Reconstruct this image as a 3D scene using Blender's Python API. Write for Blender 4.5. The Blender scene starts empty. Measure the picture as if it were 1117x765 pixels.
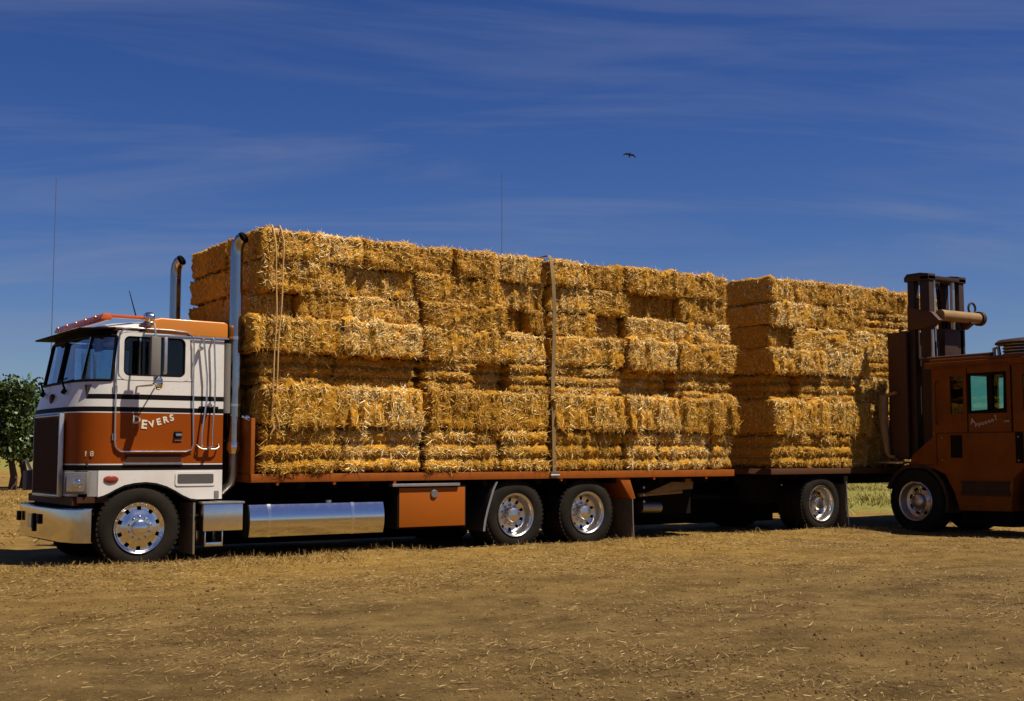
import bpy, bmesh, math, random
import numpy as np
from mathutils import Vector, Matrix, noise, Euler

random.seed(7)
rng = np.random.default_rng(11)
PI = math.pi
R = math.radians
scene = bpy.context.scene
COL = scene.collection

# ------------------------------------------------------------------ materials
def new_mat(name):
    m = bpy.data.materials.new(name)
    m.use_nodes = True
    nt = m.node_tree
    b = nt.nodes['Principled BSDF']
    return m, nt, b

def ramp(nt, stops):
    r = nt.nodes.new('ShaderNodeValToRGB')
    el = r.color_ramp.elements
    while len(el) < len(stops):
        el.new(0.5)
    for e, (p, c) in zip(el, stops):
        e.position = p
        e.color = (c[0], c[1], c[2], 1)
    return r

def noise_tex(nt, scale, detail=6, rough=0.6, coord='Object', stretch=None):
    tc = nt.nodes.new('ShaderNodeTexCoord')
    n = nt.nodes.new('ShaderNodeTexNoise')
    n.inputs['Scale'].default_value = scale
    n.inputs['Detail'].default_value = detail
    n.inputs['Roughness'].default_value = rough
    if stretch:
        mp = nt.nodes.new('ShaderNodeMapping')
        mp.inputs['Scale'].default_value = stretch
        nt.links.new(tc.outputs[coord], mp.inputs['Vector'])
        nt.links.new(mp.outputs['Vector'], n.inputs['Vector'])
    else:
        nt.links.new(tc.outputs[coord], n.inputs['Vector'])
    return n

def paint(name, c, rough=0.35, metal=0.0, coat=0.0, dirt=0.25, dirtc=(0.22, 0.15, 0.08), scale=3.0, bump=0.0, stretch=None, spec=0.3, wear=0.3):
    m, nt, b = new_mat(name)
    n = noise_tex(nt, scale, 8, 0.65, stretch=stretch)
    d = tuple(c[i] * (1 - dirt) + dirtc[i] * dirt for i in range(3))
    r = ramp(nt, [(0.35, c), (0.75, d)])
    nt.links.new(n.outputs['Fac'], r.inputs['Fac'])
    nc = noise_tex(nt, scale * 9, 9, 0.7)
    rc = ramp(nt, [(0.60, (0, 0, 0)), (0.70, (wear, wear, wear))])
    nt.links.new(nc.outputs['Fac'], rc.inputs['Fac'])
    mw = nt.nodes.new('ShaderNodeMix'); mw.data_type = 'RGBA'
    mw.inputs['B'].default_value = (dirtc[0] * 0.7, dirtc[1] * 0.7, dirtc[2] * 0.7, 1)
    nt.links.new(rc.outputs['Color'], mw.inputs['Factor']); nt.links.new(r.outputs['Color'], mw.inputs['A'])
    nt.links.new(mw.outputs['Result'], b.inputs['Base Color'])
    n2 = noise_tex(nt, scale * 4, 6, 0.6)
    mr = nt.nodes.new('ShaderNodeMapRange')
    mr.inputs['To Min'].default_value = max(0.02, rough - 0.08)
    mr.inputs['To Max'].default_value = min(1, rough + 0.15)
    nt.links.new(n2.outputs['Fac'], mr.inputs['Value'])
    nt.links.new(mr.outputs['Result'], b.inputs['Roughness'])
    b.inputs['Metallic'].default_value = metal
    b.inputs['Specular IOR Level'].default_value = spec
    b.inputs['Coat Weight'].default_value = coat
    b.inputs['Coat Roughness'].default_value = 0.12
    if bump:
        bp = nt.nodes.new('ShaderNodeBump')
        bp.inputs['Strength'].default_value = bump
        bp.inputs['Distance'].default_value = 0.01
        nt.links.new(n2.outputs['Fac'], bp.inputs['Height'])
        nt.links.new(bp.outputs['Normal'], b.inputs['Normal'])
    return m

M = {}
M['white'] = paint('white_paint', (0.60, 0.56, 0.51), 0.3, coat=0.3, dirt=0.22)
M['orange'] = paint('orange_paint', (0.235, 0.045, 0.001), 0.4, dirt=0.35, dirtc=(0.13, 0.030, 0.001), spec=0.12)
M['roof_orange'] = paint('roof_orange_paint', (0.50, 0.16, 0.012), 0.3, coat=0.2, dirt=0.2)
M['black'] = paint('black_paint', (0.006, 0.004, 0.004), 0.6, dirt=0.1, dirtc=(0.02, 0.014, 0.01), spec=0.08)
M['maroon'] = paint('maroon_paint', (0.042, 0.013, 0.005), 0.6, dirt=0.3, dirtc=(0.07, 0.025, 0.01), spec=0.15)
M['dark'] = paint('chassis_black', (0.006, 0.004, 0.003), 0.8, dirt=0.15, dirtc=(0.02, 0.014, 0.008), spec=0.1)
M['interior'] = paint('cab_trim_black', (0.012, 0.011, 0.011), 0.75, dirt=0.1)
M['chrome'] = paint('chrome', (0.66, 0.64, 0.63), 0.07, metal=1.0, dirt=0.12, dirtc=(0.5, 0.42, 0.3))
M['smoky_chrome'] = paint('smoky_chrome', (0.42, 0.41, 0.42), 0.12, metal=1.0, dirt=0.35, dirtc=(0.22, 0.17, 0.12), scale=2)
M['alu'] = paint('polished_aluminium', (0.74, 0.71, 0.68), 0.16, metal=1.0, dirt=0.2, dirtc=(0.45, 0.36, 0.25))
M['dull_alu'] = paint('dull_aluminium', (0.55, 0.52, 0.49), 0.36, metal=1.0, dirt=0.3, dirtc=(0.35, 0.28, 0.2))
M['steel'] = paint('worn_steel', (0.30, 0.28, 0.26), 0.4, metal=0.9, dirt=0.4, dirtc=(0.15, 0.09, 0.05))
M['deck'] = paint('orange_deck_steel', (0.26, 0.065, 0.005), 0.6, dirt=0.6, dirtc=(0.13, 0.035, 0.005), scale=6, spec=0.15)
M['trailer_steel'] = paint('brown_deck_steel', (0.08, 0.026, 0.006), 0.7, dirt=0.5, dirtc=(0.07, 0.03, 0.015), scale=6)
M['box_orange'] = paint('toolbox_orange', (0.28, 0.068, 0.003), 0.5, dirt=0.6, dirtc=(0.24, 0.065, 0.005), scale=2.2, spec=0.15)
M['rubber'] = paint('tyre_rubber', (0.010, 0.008, 0.006), 0.85, dirt=0.45, dirtc=(0.035, 0.025, 0.015), scale=5, bump=0.2, spec=0.12)
M['flap'] = paint('rubber_flap', (0.10, 0.078, 0.05), 0.75, dirt=0.6, dirtc=(0.24, 0.17, 0.09), scale=4)
M['grey'] = paint('grey_plastic', (0.13, 0.12, 0.11), 0.6, dirt=0.3)
M['red_lens'] = paint('red_lens', (0.20, 0.02, 0.008), 0.2, coat=0.5, dirt=0.1)
M['amber'] = paint('amber_lens', (0.6, 0.12, 0.01), 0.18, coat=0.6, dirt=0.05)
M['bar_orange'] = paint('visor_bar_orange', (0.50, 0.085, 0.01), 0.3, coat=0.4, dirt=0.15)
M['letters'] = paint('cream_lettering', (0.62, 0.55, 0.42), 0.5, dirt=0.3)
M['pale_letters'] = paint('pale_lettering', (0.5, 0.42, 0.34), 0.6, dirt=0.3)
M['lift_orange'] = paint('loader_orange', (0.19, 0.052, 0.003), 0.6, dirt=0.7, dirtc=(0.08, 0.022, 0.003), scale=2.5, wear=0.6, spec=0.15)
M['lift_dark'] = paint('loader_dark_steel', (0.022, 0.010, 0.005), 0.6, dirt=0.6, dirtc=(0.055, 0.022, 0.007), scale=5)
M['lift_rust'] = paint('loader_rusty_steel', (0.06, 0.02, 0.008), 0.6, dirt=0.5, dirtc=(0.05, 0.025, 0.012), scale=7)
M['tan'] = paint('tan_steel', (0.26, 0.155, 0.055), 0.5, dirt=0.6, dirtc=(0.13, 0.065, 0.02), scale=6)
M['strap_tan'] = paint('tan_webbing', (0.22, 0.14, 0.055), 0.85, dirt=0.6, dirtc=(0.12, 0.07, 0.025), scale=9)
M['rope'] = paint('sisal_rope', (0.50, 0.30, 0.11), 0.9, dirt=0.4, dirtc=(0.3, 0.16, 0.05), scale=20)
M['bird'] = paint('dark_feathers', (0.03, 0.03, 0.035), 0.8, dirt=0.2)
M['mast_grey'] = paint('dull_grey_pole', (0.06, 0.07, 0.10), 0.6, dirt=0.2)
M['stake'] = paint('white_wood', (0.72, 0.68, 0.6), 0.7, dirt=0.3)

def glass(name, tint, refl=0.12):
    m = bpy.data.materials.new(name); m.use_nodes = True
    nt = m.node_tree; nt.nodes.clear()
    out = nt.nodes.new('ShaderNodeOutputMaterial')
    tr = nt.nodes.new('ShaderNodeBsdfTransparent'); tr.inputs['Color'].default_value = (*tint, 1)
    gl = nt.nodes.new('ShaderNodeBsdfGlossy'); gl.inputs['Roughness'].default_value = 0.02
    fr = nt.nodes.new('ShaderNodeFresnel'); fr.inputs['IOR'].default_value = 1.5
    n = noise_tex(nt, 2.0, 3)
    mr = nt.nodes.new('ShaderNodeMapRange'); mr.inputs['To Min'].default_value = refl * 0.5; mr.inputs['To Max'].default_value = refl * 1.2
    ad = nt.nodes.new('ShaderNodeMath'); ad.operation = 'ADD'; ad.use_clamp = True
    mx = nt.nodes.new('ShaderNodeMixShader')
    nt.links.new(n.outputs['Fac'], mr.inputs['Value'])
    nt.links.new(fr.outputs['Fac'], ad.inputs[0]); nt.links.new(mr.outputs['Result'], ad.inputs[1])
    nt.links.new(ad.outputs[0], mx.inputs[0]); nt.links.new(tr.outputs[0], mx.inputs[1]); nt.links.new(gl.outputs[0], mx.inputs[2])
    nt.links.new(mx.outputs[0], out.inputs['Surface'])
    return m
M['glass'] = glass('windscreen_glass', (0.72, 0.88, 0.96), 0.34)
M['side_glass'] = glass('side_window_glass', (0.35, 0.38, 0.4), 0.0)
M['teal_glass'] = glass('teal_tinted_glass', (0.40, 0.74, 0.62), 0.03)
M['green_glass'] = glass('green_tinted_glass', (0.03, 0.10, 0.03), 0.01)

def lens_mat():
    m, nt, b = new_mat('headlamp_glass')
    b.inputs['Base Color'].default_value = (0.55, 0.5, 0.42, 1)
    b.inputs['Metallic'].default_value = 0.9
    b.inputs['Roughness'].default_value = 0.12
    v = nt.nodes.new('ShaderNodeTexVoronoi'); v.inputs['Scale'].default_value = 60
    tc = nt.nodes.new('ShaderNodeTexCoord'); nt.links.new(tc.outputs['Object'], v.inputs['Vector'])
    bp = nt.nodes.new('ShaderNodeBump'); bp.inputs['Strength'].default_value = 0.4; bp.inputs['Distance'].default_value = 0.01
    nt.links.new(v.outputs['Distance'], bp.inputs['Height']); nt.links.new(bp.outputs['Normal'], b.inputs['Normal'])
    return m
M['lens'] = lens_mat()
M['worn_alu'] = paint('worn_aluminium', (0.66, 0.62, 0.57), 0.27, metal=1.0, dirt=0.35, dirtc=(0.4, 0.32, 0.22), scale=6)

def straw_core(name, st):
    m, nt, b = new_mat(name)
    n1 = noise_tex(nt, 1.0, 8, 0.78, stretch=st)
    n2 = noise_tex(nt, 7.0, 4, 0.6)
    oi = nt.nodes.new('ShaderNodeObjectInfo')
    r = ramp(nt, [(0.30, (0.15, 0.055, 0.004)), (0.46, (0.40, 0.175, 0.009)), (0.60, (0.56, 0.275, 0.020)), (0.80, (0.70, 0.42, 0.07))])
    nt.links.new(n1.outputs['Fac'], r.inputs['Fac'])
    hs = nt.nodes.new('ShaderNodeHueSaturation')
    ma = nt.nodes.new('ShaderNodeMath'); ma.operation = 'MULTIPLY_ADD'; ma.inputs[1].default_value = 0.42; ma.inputs[2].default_value = 0.56
    nt.links.new(oi.outputs['Random'], ma.inputs[0])
    mb = nt.nodes.new('ShaderNodeMath'); mb.operation = 'MULTIPLY_ADD'; mb.inputs[1].default_value = 0.5
    nt.links.new(n2.outputs['Fac'], mb.inputs[0]); nt.links.new(ma.outputs[0], mb.inputs[2])
    nt.links.new(mb.outputs[0], hs.inputs['Value'])
    nt.links.new(r.outputs['Color'], hs.inputs['Color'])
    nt.links.new(hs.outputs['Color'], b.inputs['Base Color'])
    b.inputs['Roughness'].default_value = 0.85
    b.inputs['Specular IOR Level'].default_value = 0.2
    bp = nt.nodes.new('ShaderNodeBump'); bp.inputs['Strength'].default_value = 0.9; bp.inputs['Distance'].default_value = 0.02
    nt.links.new(n1.outputs['Fac'], bp.inputs['Height']); nt.links.new(bp.outputs['Normal'], b.inputs['Normal'])
    return m
M['straw_core'] = straw_core('packed_straw', (62, 62, 20))
M['straw_band'] = straw_core('banded_straw', (22, 30, 70))

def blades(name, stops, rough=0.6, spec=0.3):
    m, nt, b = new_mat(name)
    g = nt.nodes.new('ShaderNodeNewGeometry')
    oi = nt.nodes.new('ShaderNodeObjectInfo')
    ad = nt.nodes.new('ShaderNodeMath'); ad.operation = 'ADD'
    ad.operation = 'MULTIPLY_ADD'; ad.inputs[1].default_value = 0.30
    nt.links.new(oi.outputs['Random'], ad.inputs[0]); sc_ = nt.nodes.new('ShaderNodeMath'); sc_.operation = 'MULTIPLY'; sc_.inputs[1].default_value = 0.72
    nt.links.new(g.outputs['Random Per Island'], sc_.inputs[0]); nt.links.new(sc_.outputs[0], ad.inputs[2])
    fr = ad
    r = ramp(nt, stops)
    nt.links.new(fr.outputs[0], r.inputs['Fac'])
    nt.links.new(r.outputs['Color'], b.inputs['Base Color'])
    b.inputs['Roughness'].default_value = rough
    b.inputs['Specular IOR Level'].default_value = spec
    return m
M['straw'] = blades('loose_straw', [(0.0, (0.20, 0.08, 0.004)), (0.30, (0.48, 0.225, 0.014)), (0.62, (0.64, 0.35, 0.035)), (0.76, (0.84, 0.60, 0.19)), (0.93, (0.95, 0.82, 0.48))], 0.5, 0.4)
M['litter'] = blades('straw_litter', [(0.0, (0.035, 0.018, 0.006)), (0.3, (0.11, 0.062, 0.02)), (0.6, (0.22, 0.135, 0.04)), (0.9, (0.32, 0.21, 0.075)), (0.99, (0.48, 0.36, 0.17))], 0.6, 0.3)
M['clod'] = blades('dry_clods', [(0.0, (0.05, 0.028, 0.010)), (0.5, (0.12, 0.072, 0.025)), (0.95, (0.22, 0.14, 0.055))], 0.95, 0.1)
M['tuft'] = blades('dry_grass', [(0.0, (0.11, 0.06, 0.012)), (0.5, (0.26, 0.155, 0.035)), (0.9, (0.42, 0.28, 0.085)), (1.0, (0.55, 0.42, 0.19))], 0.65, 0.25)
M['green_grass'] = blades('yellow_green_grass', [(0.0, (0.07, 0.075, 0.012)), (0.5, (0.16, 0.14, 0.025)), (1.0, (0.34, 0.27, 0.07))], 0.7, 0.2)
M['leaf'] = blades('leaves', [(0.0, (0.012, 0.024, 0.004)), (0.5, (0.028, 0.055, 0.009)), (0.85, (0.06, 0.10, 0.018)), (1.0, (0.12, 0.16, 0.04))], 0.5, 0.4)
M['bark'] = paint('bark', (0.05, 0.03, 0.018), 0.9, dirt=0.5, dirtc=(0.1, 0.06, 0.035), scale=8, bump=0.6)

def ground_mat():
    m, nt, b = new_mat('dusty_ground')
    big = noise_tex(nt, 0.22, 5, 0.6)
    mid = noise_tex(nt, 2.2, 8, 0.7)
    fine = noise_tex(nt, 34, 10, 0.82)
    dirt = ramp(nt, [(0.30, (0.095, 0.057, 0.019)), (0.5, (0.158, 0.099, 0.034)), (0.72, (0.215, 0.141, 0.052))])
    nt.links.new(mid.outputs['Fac'], dirt.inputs['Fac'])
    fl = ramp(nt, [(0.30, (0.22, 0.18, 0.14)), (0.45, (0.80, 0.77, 0.72)), (0.56, (1.0, 1.0, 1.0)), (0.70, (1.7, 1.6, 1.4))])
    nt.links.new(fine.outputs['Fac'], fl.inputs['Fac'])
    mul = nt.nodes.new('ShaderNodeMix'); mul.data_type = 'RGBA'; mul.blend_type = 'MULTIPLY'; mul.inputs['Factor'].default_value = 0.85
    nt.links.new(dirt.outputs['Color'], mul.inputs['A']); nt.links.new(fl.outputs['Color'], mul.inputs['B'])
    blo = noise_tex(nt, 0.9, 6, 0.65, stretch=(1.0, 1.6, 1.0))
    br = ramp(nt, [(0.32, (0.55, 0.52, 0.48)), (0.52, (1.0, 1.0, 1.0)), (0.75, (1.25, 1.22, 1.15))])
    nt.links.new(blo.outputs['Fac'], br.inputs['Fac'])
    mulb = nt.nodes.new('ShaderNodeMix'); mulb.data_type = 'RGBA'; mulb.blend_type = 'MULTIPLY'; mulb.inputs['Factor'].default_value = 0.9
    nt.links.new(mul.outputs['Result'], mulb.inputs['A']); nt.links.new(br.outputs['Color'], mulb.inputs['B'])
    mul = mulb
    # straw-strewn band beside the lorry and field stubble behind it, by position
    geo = nt.nodes.new('ShaderNodeNewGeometry')
    sep = nt.nodes.new('ShaderNodeSeparateXYZ'); nt.links.new(geo.outputs['Position'], sep.inputs[0])
    mr = nt.nodes.new('ShaderNodeMapRange'); mr.inputs['From Min'].default_value = -6.5; mr.inputs['From Max'].default_value = -0.8
    nt.links.new(sep.outputs['Y'], mr.inputs['Value'])
    am = nt.nodes.new('ShaderNodeMath'); am.operation = 'MULTIPLY'; am.use_clamp = True
    bm_ = nt.nodes.new('ShaderNodeMapRange'); bm_.inputs['From Min'].default_value = 0.35; bm_.inputs['From Max'].default_value = 0.6; bm_.inputs['To Min'].default_value = 0.25
    nt.links.new(big.outputs['Fac'], bm_.inputs['Value'])
    nt.links.new(mr.outputs['Result'], am.inputs[0]); nt.links.new(bm_.outputs['Result'], am.inputs[1])
    st = ramp(nt, [(0.3, (0.15, 0.085, 0.018)), (0.55, (0.27, 0.16, 0.038)), (0.8, (0.36, 0.225, 0.065))])
    nt.links.new(mid.outputs['Fac'], st.inputs['Fac'])
    mul2 = nt.nodes.new('ShaderNodeMix'); mul2.data_type = 'RGBA'; mul2.blend_type = 'MULTIPLY'; mul2.inputs['Factor'].default_value = 0.7
    nt.links.new(st.outputs['Color'], mul2.inputs['A']); nt.links.new(fl.outputs['Color'], mul2.inputs['B'])
    mx = nt.nodes.new('ShaderNodeMix'); mx.data_type = 'RGBA'
    nt.links.new(am.outputs[0], mx.inputs['Factor']); nt.links.new(mul.outputs['Result'], mx.inputs['A']); nt.links.new(mul2.outputs['Result'], mx.inputs['B'])
    # beyond the machines on the right the grass is greener
    gx = nt.nodes.new('ShaderNodeMapRange'); gx.inputs['From Min'].default_value = 14.0; gx.inputs['From Max'].default_value = 18.0
    nt.links.new(sep.outputs['X'], gx.inputs['Value'])
    gy = nt.nodes.new('ShaderNodeMapRange'); gy.inputs['From Min'].default_value = 3.0; gy.inputs['From Max'].default_value = 5.0
    nt.links.new(sep.outputs['Y'], gy.inputs['Value'])
    gm = nt.nodes.new('ShaderNodeMath'); gm.operation = 'MULTIPLY'; gm.use_clamp = True
    nt.links.new(gx.outputs['Result'], gm.inputs[0]); nt.links.new(gy.outputs['Result'], gm.inputs[1])
    gr = ramp(nt, [(0.3, (0.10, 0.10, 0.018)), (0.7, (0.26, 0.21, 0.05))])
    nt.links.new(mid.outputs['Fac'], gr.inputs['Fac'])
    mx2 = nt.nodes.new('ShaderNodeMix'); mx2.data_type = 'RGBA'
    nt.links.new(gm.outputs[0], mx2.inputs['Factor']); nt.links.new(mx.outputs['Result'], mx2.inputs['A']); nt.links.new(gr.outputs['Color'], mx2.inputs['B'])
    nt.links.new(mx2.outputs['Result'], b.inputs['Base Color'])
    b.inputs['Roughness'].default_value = 0.95
    b.inputs['Specular IOR Level'].default_value = 0.1
    bp = nt.nodes.new('ShaderNodeBump'); bp.inputs['Strength'].default_value = 0.8; bp.inputs['Distance'].default_value = 0.03
    bp2 = nt.nodes.new('ShaderNodeBump'); bp2.inputs['Strength'].default_value = 0.6; bp2.inputs['Distance'].default_value = 0.09
    nt.links.new(fine.outputs['Fac'], bp.inputs['Height']); nt.links.new(mid.outputs['Fac'], bp2.inputs['Height'])
    nt.links.new(bp2.outputs['Normal'], bp.inputs['Normal']); nt.links.new(bp.outputs['Normal'], b.inputs['Normal'])
    return m
M['ground'] = ground_mat()

# ------------------------------------------------------------------ mesh builder
class MB:
    def __init__(s):
        s.v = []; s.f = []; s.m = []
    def add(s, vs, fs, mat=0):
        o = len(s.v); s.v += [tuple(p) for p in vs]
        for f in fs:
            s.f.append(tuple(i + o for i in f)); s.m.append(mat)
        return s
    def box(s, x0, x1, y0, y1, z0, z1, mat=0):
        vs = [(x, y, z) for z in (z0, z1) for y in (y0, y1) for x in (x0, x1)]
        return s.add(vs, [(0, 2, 3, 1), (4, 5, 7, 6), (0, 1, 5, 4), (2, 6, 7, 3), (0, 4, 6, 2), (1, 3, 7, 5)], mat)
    def prism(s, poly, axis, a0, a1, mat=0):
        n = len(poly)
        def P(p, a):
            return {'x': (a, p[0], p[1]), 'y': (p[0], a, p[1]), 'z': (p[0], p[1], a)}[axis]
        vs = [P(p, a0) for p in poly] + [P(p, a1) for p in poly]
        fs = [tuple(range(n))[::-1], tuple(range(n, 2 * n))] + [(i, (i + 1) % n, n + (i + 1) % n, n + i) for i in range(n)]
        return s.add(vs, fs, mat)
    def path(s, pts, r, n=10, mat=0, cap=True, closed=False):
        pts = [Vector(p) for p in pts]; N = len(pts)
        rs = r if isinstance(r, (list, tuple)) else [r] * N
        vs = []; up = None
        for i, p in enumerate(pts):
            if closed: t = pts[(i + 1) % N] - pts[i - 1]
            else: t = pts[min(i + 1, N - 1)] - pts[max(i - 1, 0)]
            t.normalize()
            if up is None:
                up = Vector((0, 0, 1)) if abs(t.z) < 0.9 else Vector((1, 0, 0))
            a = t.cross(up)
            if a.length < 1e-4: a = t.cross(Vector((0, 1, 0)))
            a.normalize(); b = a.cross(t).normalized(); up = b
            for k in range(n):
                an = 2 * PI * k / n
                vs.append(p + (a * math.cos(an) + b * math.sin(an)) * rs[i])
        fs = []
        M_ = N if closed else N - 1
        for i in range(M_):
            j = (i + 1) % N
            for k in range(n):
                fs.append((i * n + k, i * n + (k + 1) % n, j * n + (k + 1) % n, j * n + k))
        if cap and not closed:
            fs.append(tuple(range(n))[::-1]); fs.append(tuple((N - 1) * n + k for k in range(n)))
        return s.add(vs, fs, mat)
    def lathe(s, prof, c, n=40, axis='y', mat=0, skip=None):
        # prof: (radius, offset along axis)
        vs = []; fs = []
        for (r, a) in prof:
            for k in range(n):
                an = 2 * PI * k / n
                ca, sa = r * math.cos(an), r * math.sin(an)
                vs.append({'y': (c[0] + ca, c[1] + a, c[2] + sa), 'x': (c[0] + a, c[1] + ca, c[2] + sa), 'z': (c[0] + ca, c[1] + sa, c[2] + a)}[axis])
        for i in range(len(prof) - 1):
            for k in range(n):
                if skip and skip(i, k): continue
                fs.append((i * n + k, i * n + (k + 1) % n, (i + 1) * n + (k + 1) % n, (i + 1) * n + k))
        return s.add(vs, fs, mat)
    def wall(s, axis, a0, a1, us, zs, holes, mat=0):
        # slab between a0 and a1 on an axis, gridded by us/zs, cells whose centre lies in a hole left open
        def P(u, z, a): return (a, u, z) if axis == 'x' else (u, a, z)
        us = sorted(set(us + [h[0] for h in holes] + [h[1] for h in holes])); zs = sorted(set(zs + [h[2] for h in holes] + [h[3] for h in holes]))
        solid = {}
        for i in range(len(us) - 1):
            for j in range(len(zs) - 1):
                cu, cz = (us[i] + us[i + 1]) / 2, (zs[j] + zs[j + 1]) / 2
                solid[i, j] = not any(h[0] < cu < h[1] and h[2] < cz < h[3] for h in holes)
        for (i, j), ok in solid.items():
            if not ok: continue
            q = [(us[i], zs[j]), (us[i + 1], zs[j]), (us[i + 1], zs[j + 1]), (us[i], zs[j + 1])]
            for a in (a0, a1): s.add([P(u, z, a) for u, z in q], [(0, 1, 2, 3)], mat)
            for (di, dj, e) in ((-1, 0, (0, 3)), (1, 0, (1, 2)), (0, -1, (0, 1)), (0, 1, (3, 2))):
                if not solid.get((i + di, j + dj), False):
                    s.add([P(*q[e[0]], a0), P(*q[e[1]], a0), P(*q[e[1]], a1), P(*q[e[0]], a1)], [(0, 1, 2, 3)], mat)
        return s
    def build(s, name, mats, parent=None, bev=0, smooth=True, ang=38, seg=2):
        me = bpy.data.meshes.new(name)
        if not isinstance(mats, (list, tuple)): mats = [mats]
        bm = bmesh.new()
        vs = [bm.verts.new(p) for p in s.v]
        for f, mi in zip(s.f, s.m):
            if len(set(f)) < 3: continue
            try:
                fc = bm.faces.new([vs[i] for i in f]); fc.material_index = mi
            except ValueError:
                pass
        bmesh.ops.remove_doubles(bm, verts=bm.verts, dist=0.0004)
        bmesh.ops.recalc_face_normals(bm, faces=bm.faces)
        if bev:
            ed = [e for e in bm.edges if len(e.link_faces) == 2 and e.calc_face_angle(0) > R(30)]
            bmesh.ops.bevel(bm, geom=ed, offset=bev, segments=seg, profile=0.6, affect='EDGES', clamp_overlap=True)
        bm.to_mesh(me); bm.free()
        for m in mats: me.materials.append(m)
        if smooth:
            me.polygons.foreach_set('use_smooth', [True] * len(me.polygons))
            me.set_sharp_from_angle(angle=R(ang))
        return link(name, me, parent)

def link(name, me, parent=None):
    o = bpy.data.objects.new(name, me); COL.objects.link(o)
    if parent is not None: put(o, parent)
    return o

def world_loc(o):
    v = Vector(o.location)
    while o.parent: o = o.parent; v += o.location
    return v

def put(o, parent):
    o.parent = parent
    o.location = Vector(o.location) - world_loc(parent)

def empty(name, loc, parent=None):
    o = bpy.data.objects.new(name, None); COL.objects.link(o)
    o.location = loc; o.empty_display_size = 0.2
    if parent is not None: put(o, parent)
    return o

def tag(o, label=None, cat=None, group=None, kind=None):
    if label: o['label'] = label
    if cat: o['category'] = cat
    if group: o['group'] = group
    if kind: o['kind'] = kind
    return o

def dup(o, delta, parent):
    c = o.copy(); COL.objects.link(c)
    c.parent = parent
    c.location = Vector(o.location) + Vector(delta)
    for ch in o.children:
        d = ch.copy(); COL.objects.link(d); d.parent = c
    return c

def np_mesh(name, verts, quads, mat_list, mat_idx=None, smooth=None):
    me = bpy.data.meshes.new(name)
    nv, nf = len(verts), len(quads)
    me.vertices.add(nv); me.vertices.foreach_set('co', np.asarray(verts, dtype=np.float32).ravel())
    me.loops.add(nf * 4); me.polygons.add(nf)
    me.polygons.foreach_set('loop_start', np.arange(0, nf * 4, 4, dtype=np.int32))
    me.polygons.foreach_set('loop_total', np.full(nf, 4, dtype=np.int32))
    me.loops.foreach_set('vertex_index', np.asarray(quads, dtype=np.int32).ravel())
    for m in mat_list: me.materials.append(m)
    if mat_idx is not None: me.polygons.foreach_set('material_index', np.asarray(mat_idx, dtype=np.int32))
    if smooth is not None: me.polygons.foreach_set('use_smooth', np.asarray(smooth, dtype=bool))
    me.update(calc_edges=True)
    return me

def unit(a):
    return a / np.maximum(np.linalg.norm(a, axis=1, keepdims=True), 1e-9)

def ribbons(p, d, ln, w, bend=0.25, wdir=None):
    """p base points, d directions, two-segment bent blades -> verts, quads"""
    n = len(p)
    r = rng.normal(size=(n, 3)) if wdir is None else wdir
    s = unit(np.cross(d, r)) * (w[:, None] * 0.5)
    b = unit(rng.normal(size=(n, 3))) * (ln[:, None] * bend)
    mid = p + d * (ln[:, None] * 0.5) + b * 0.35
    end = p + d * ln[:, None] + b
    v = np.stack([p - s, p + s, mid + s, mid - s, end + s * 0.5, end - s * 0.5], axis=1).reshape(-1, 3)
    k = np.arange(n)[:, None] * 6
    q = np.stack([np.hstack([k, k + 1, k + 2, k + 3]), np.hstack([k + 3, k + 2, k + 4, k + 5])], axis=1).reshape(-1, 4)
    return v, q

def text_mesh(name, text, mat, parent, size, place, depth=0.004, weight=0.0):
    """place(i, n) -> Matrix for each glyph; text lies in XY of that matrix"""
    bm = bmesh.new()
    adv = 0
    n = len(text)
    for i, ch in enumerate(text):
        cu = bpy.data.curves.new('glyph', 'FONT'); cu.body = ch; cu.size = size; cu.extrude = depth; cu.align_x = 'CENTER'; cu.offset = weight
        ob = bpy.data.objects.new('glyph', cu); COL.objects.link(ob)
        bpy.context.view_layer.update()
        me = bpy.data.meshes.new_from_object(ob.evaluated_get(bpy.context.evaluated_depsgraph_get()))
        me.transform(place(i, n))
        bm.from_mesh(me)
        bpy.data.objects.remove(ob); bpy.data.meshes.remove(me); bpy.data.curves.remove(cu)
    me = bpy.data.meshes.new(name); bm.to_mesh(me); bm.free()
    me.materials.append(mat)
    return link(name, me, parent)

# ------------------------------------------------------------------ ground
def gz(u, v):
    h = 0.05 * noise.noise((u * 0.35, v * 0.35, 3.1)) + 0.022 * noise.noise((u * 1.3, v * 1.3, 7.7)) + 0.012 * noise.noise((u * 3.7, v * 3.7, 1.2))
    # a low lip of trampled straw beside the lorry
    lip = math.exp(-((v + 0.35) / 0.55) ** 2) * (0.045 + 0.04 * noise.noise((u * 0.9, v * 2.0, 9.0)))
    if u > 11.5 or u < -7: lip *= 0.3
    base = 0.02
    if v < -8: base -= 0.01 * (-8 - v)
    return base + h * (0.6 if v > 0 else 1.0) + lip

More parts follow.
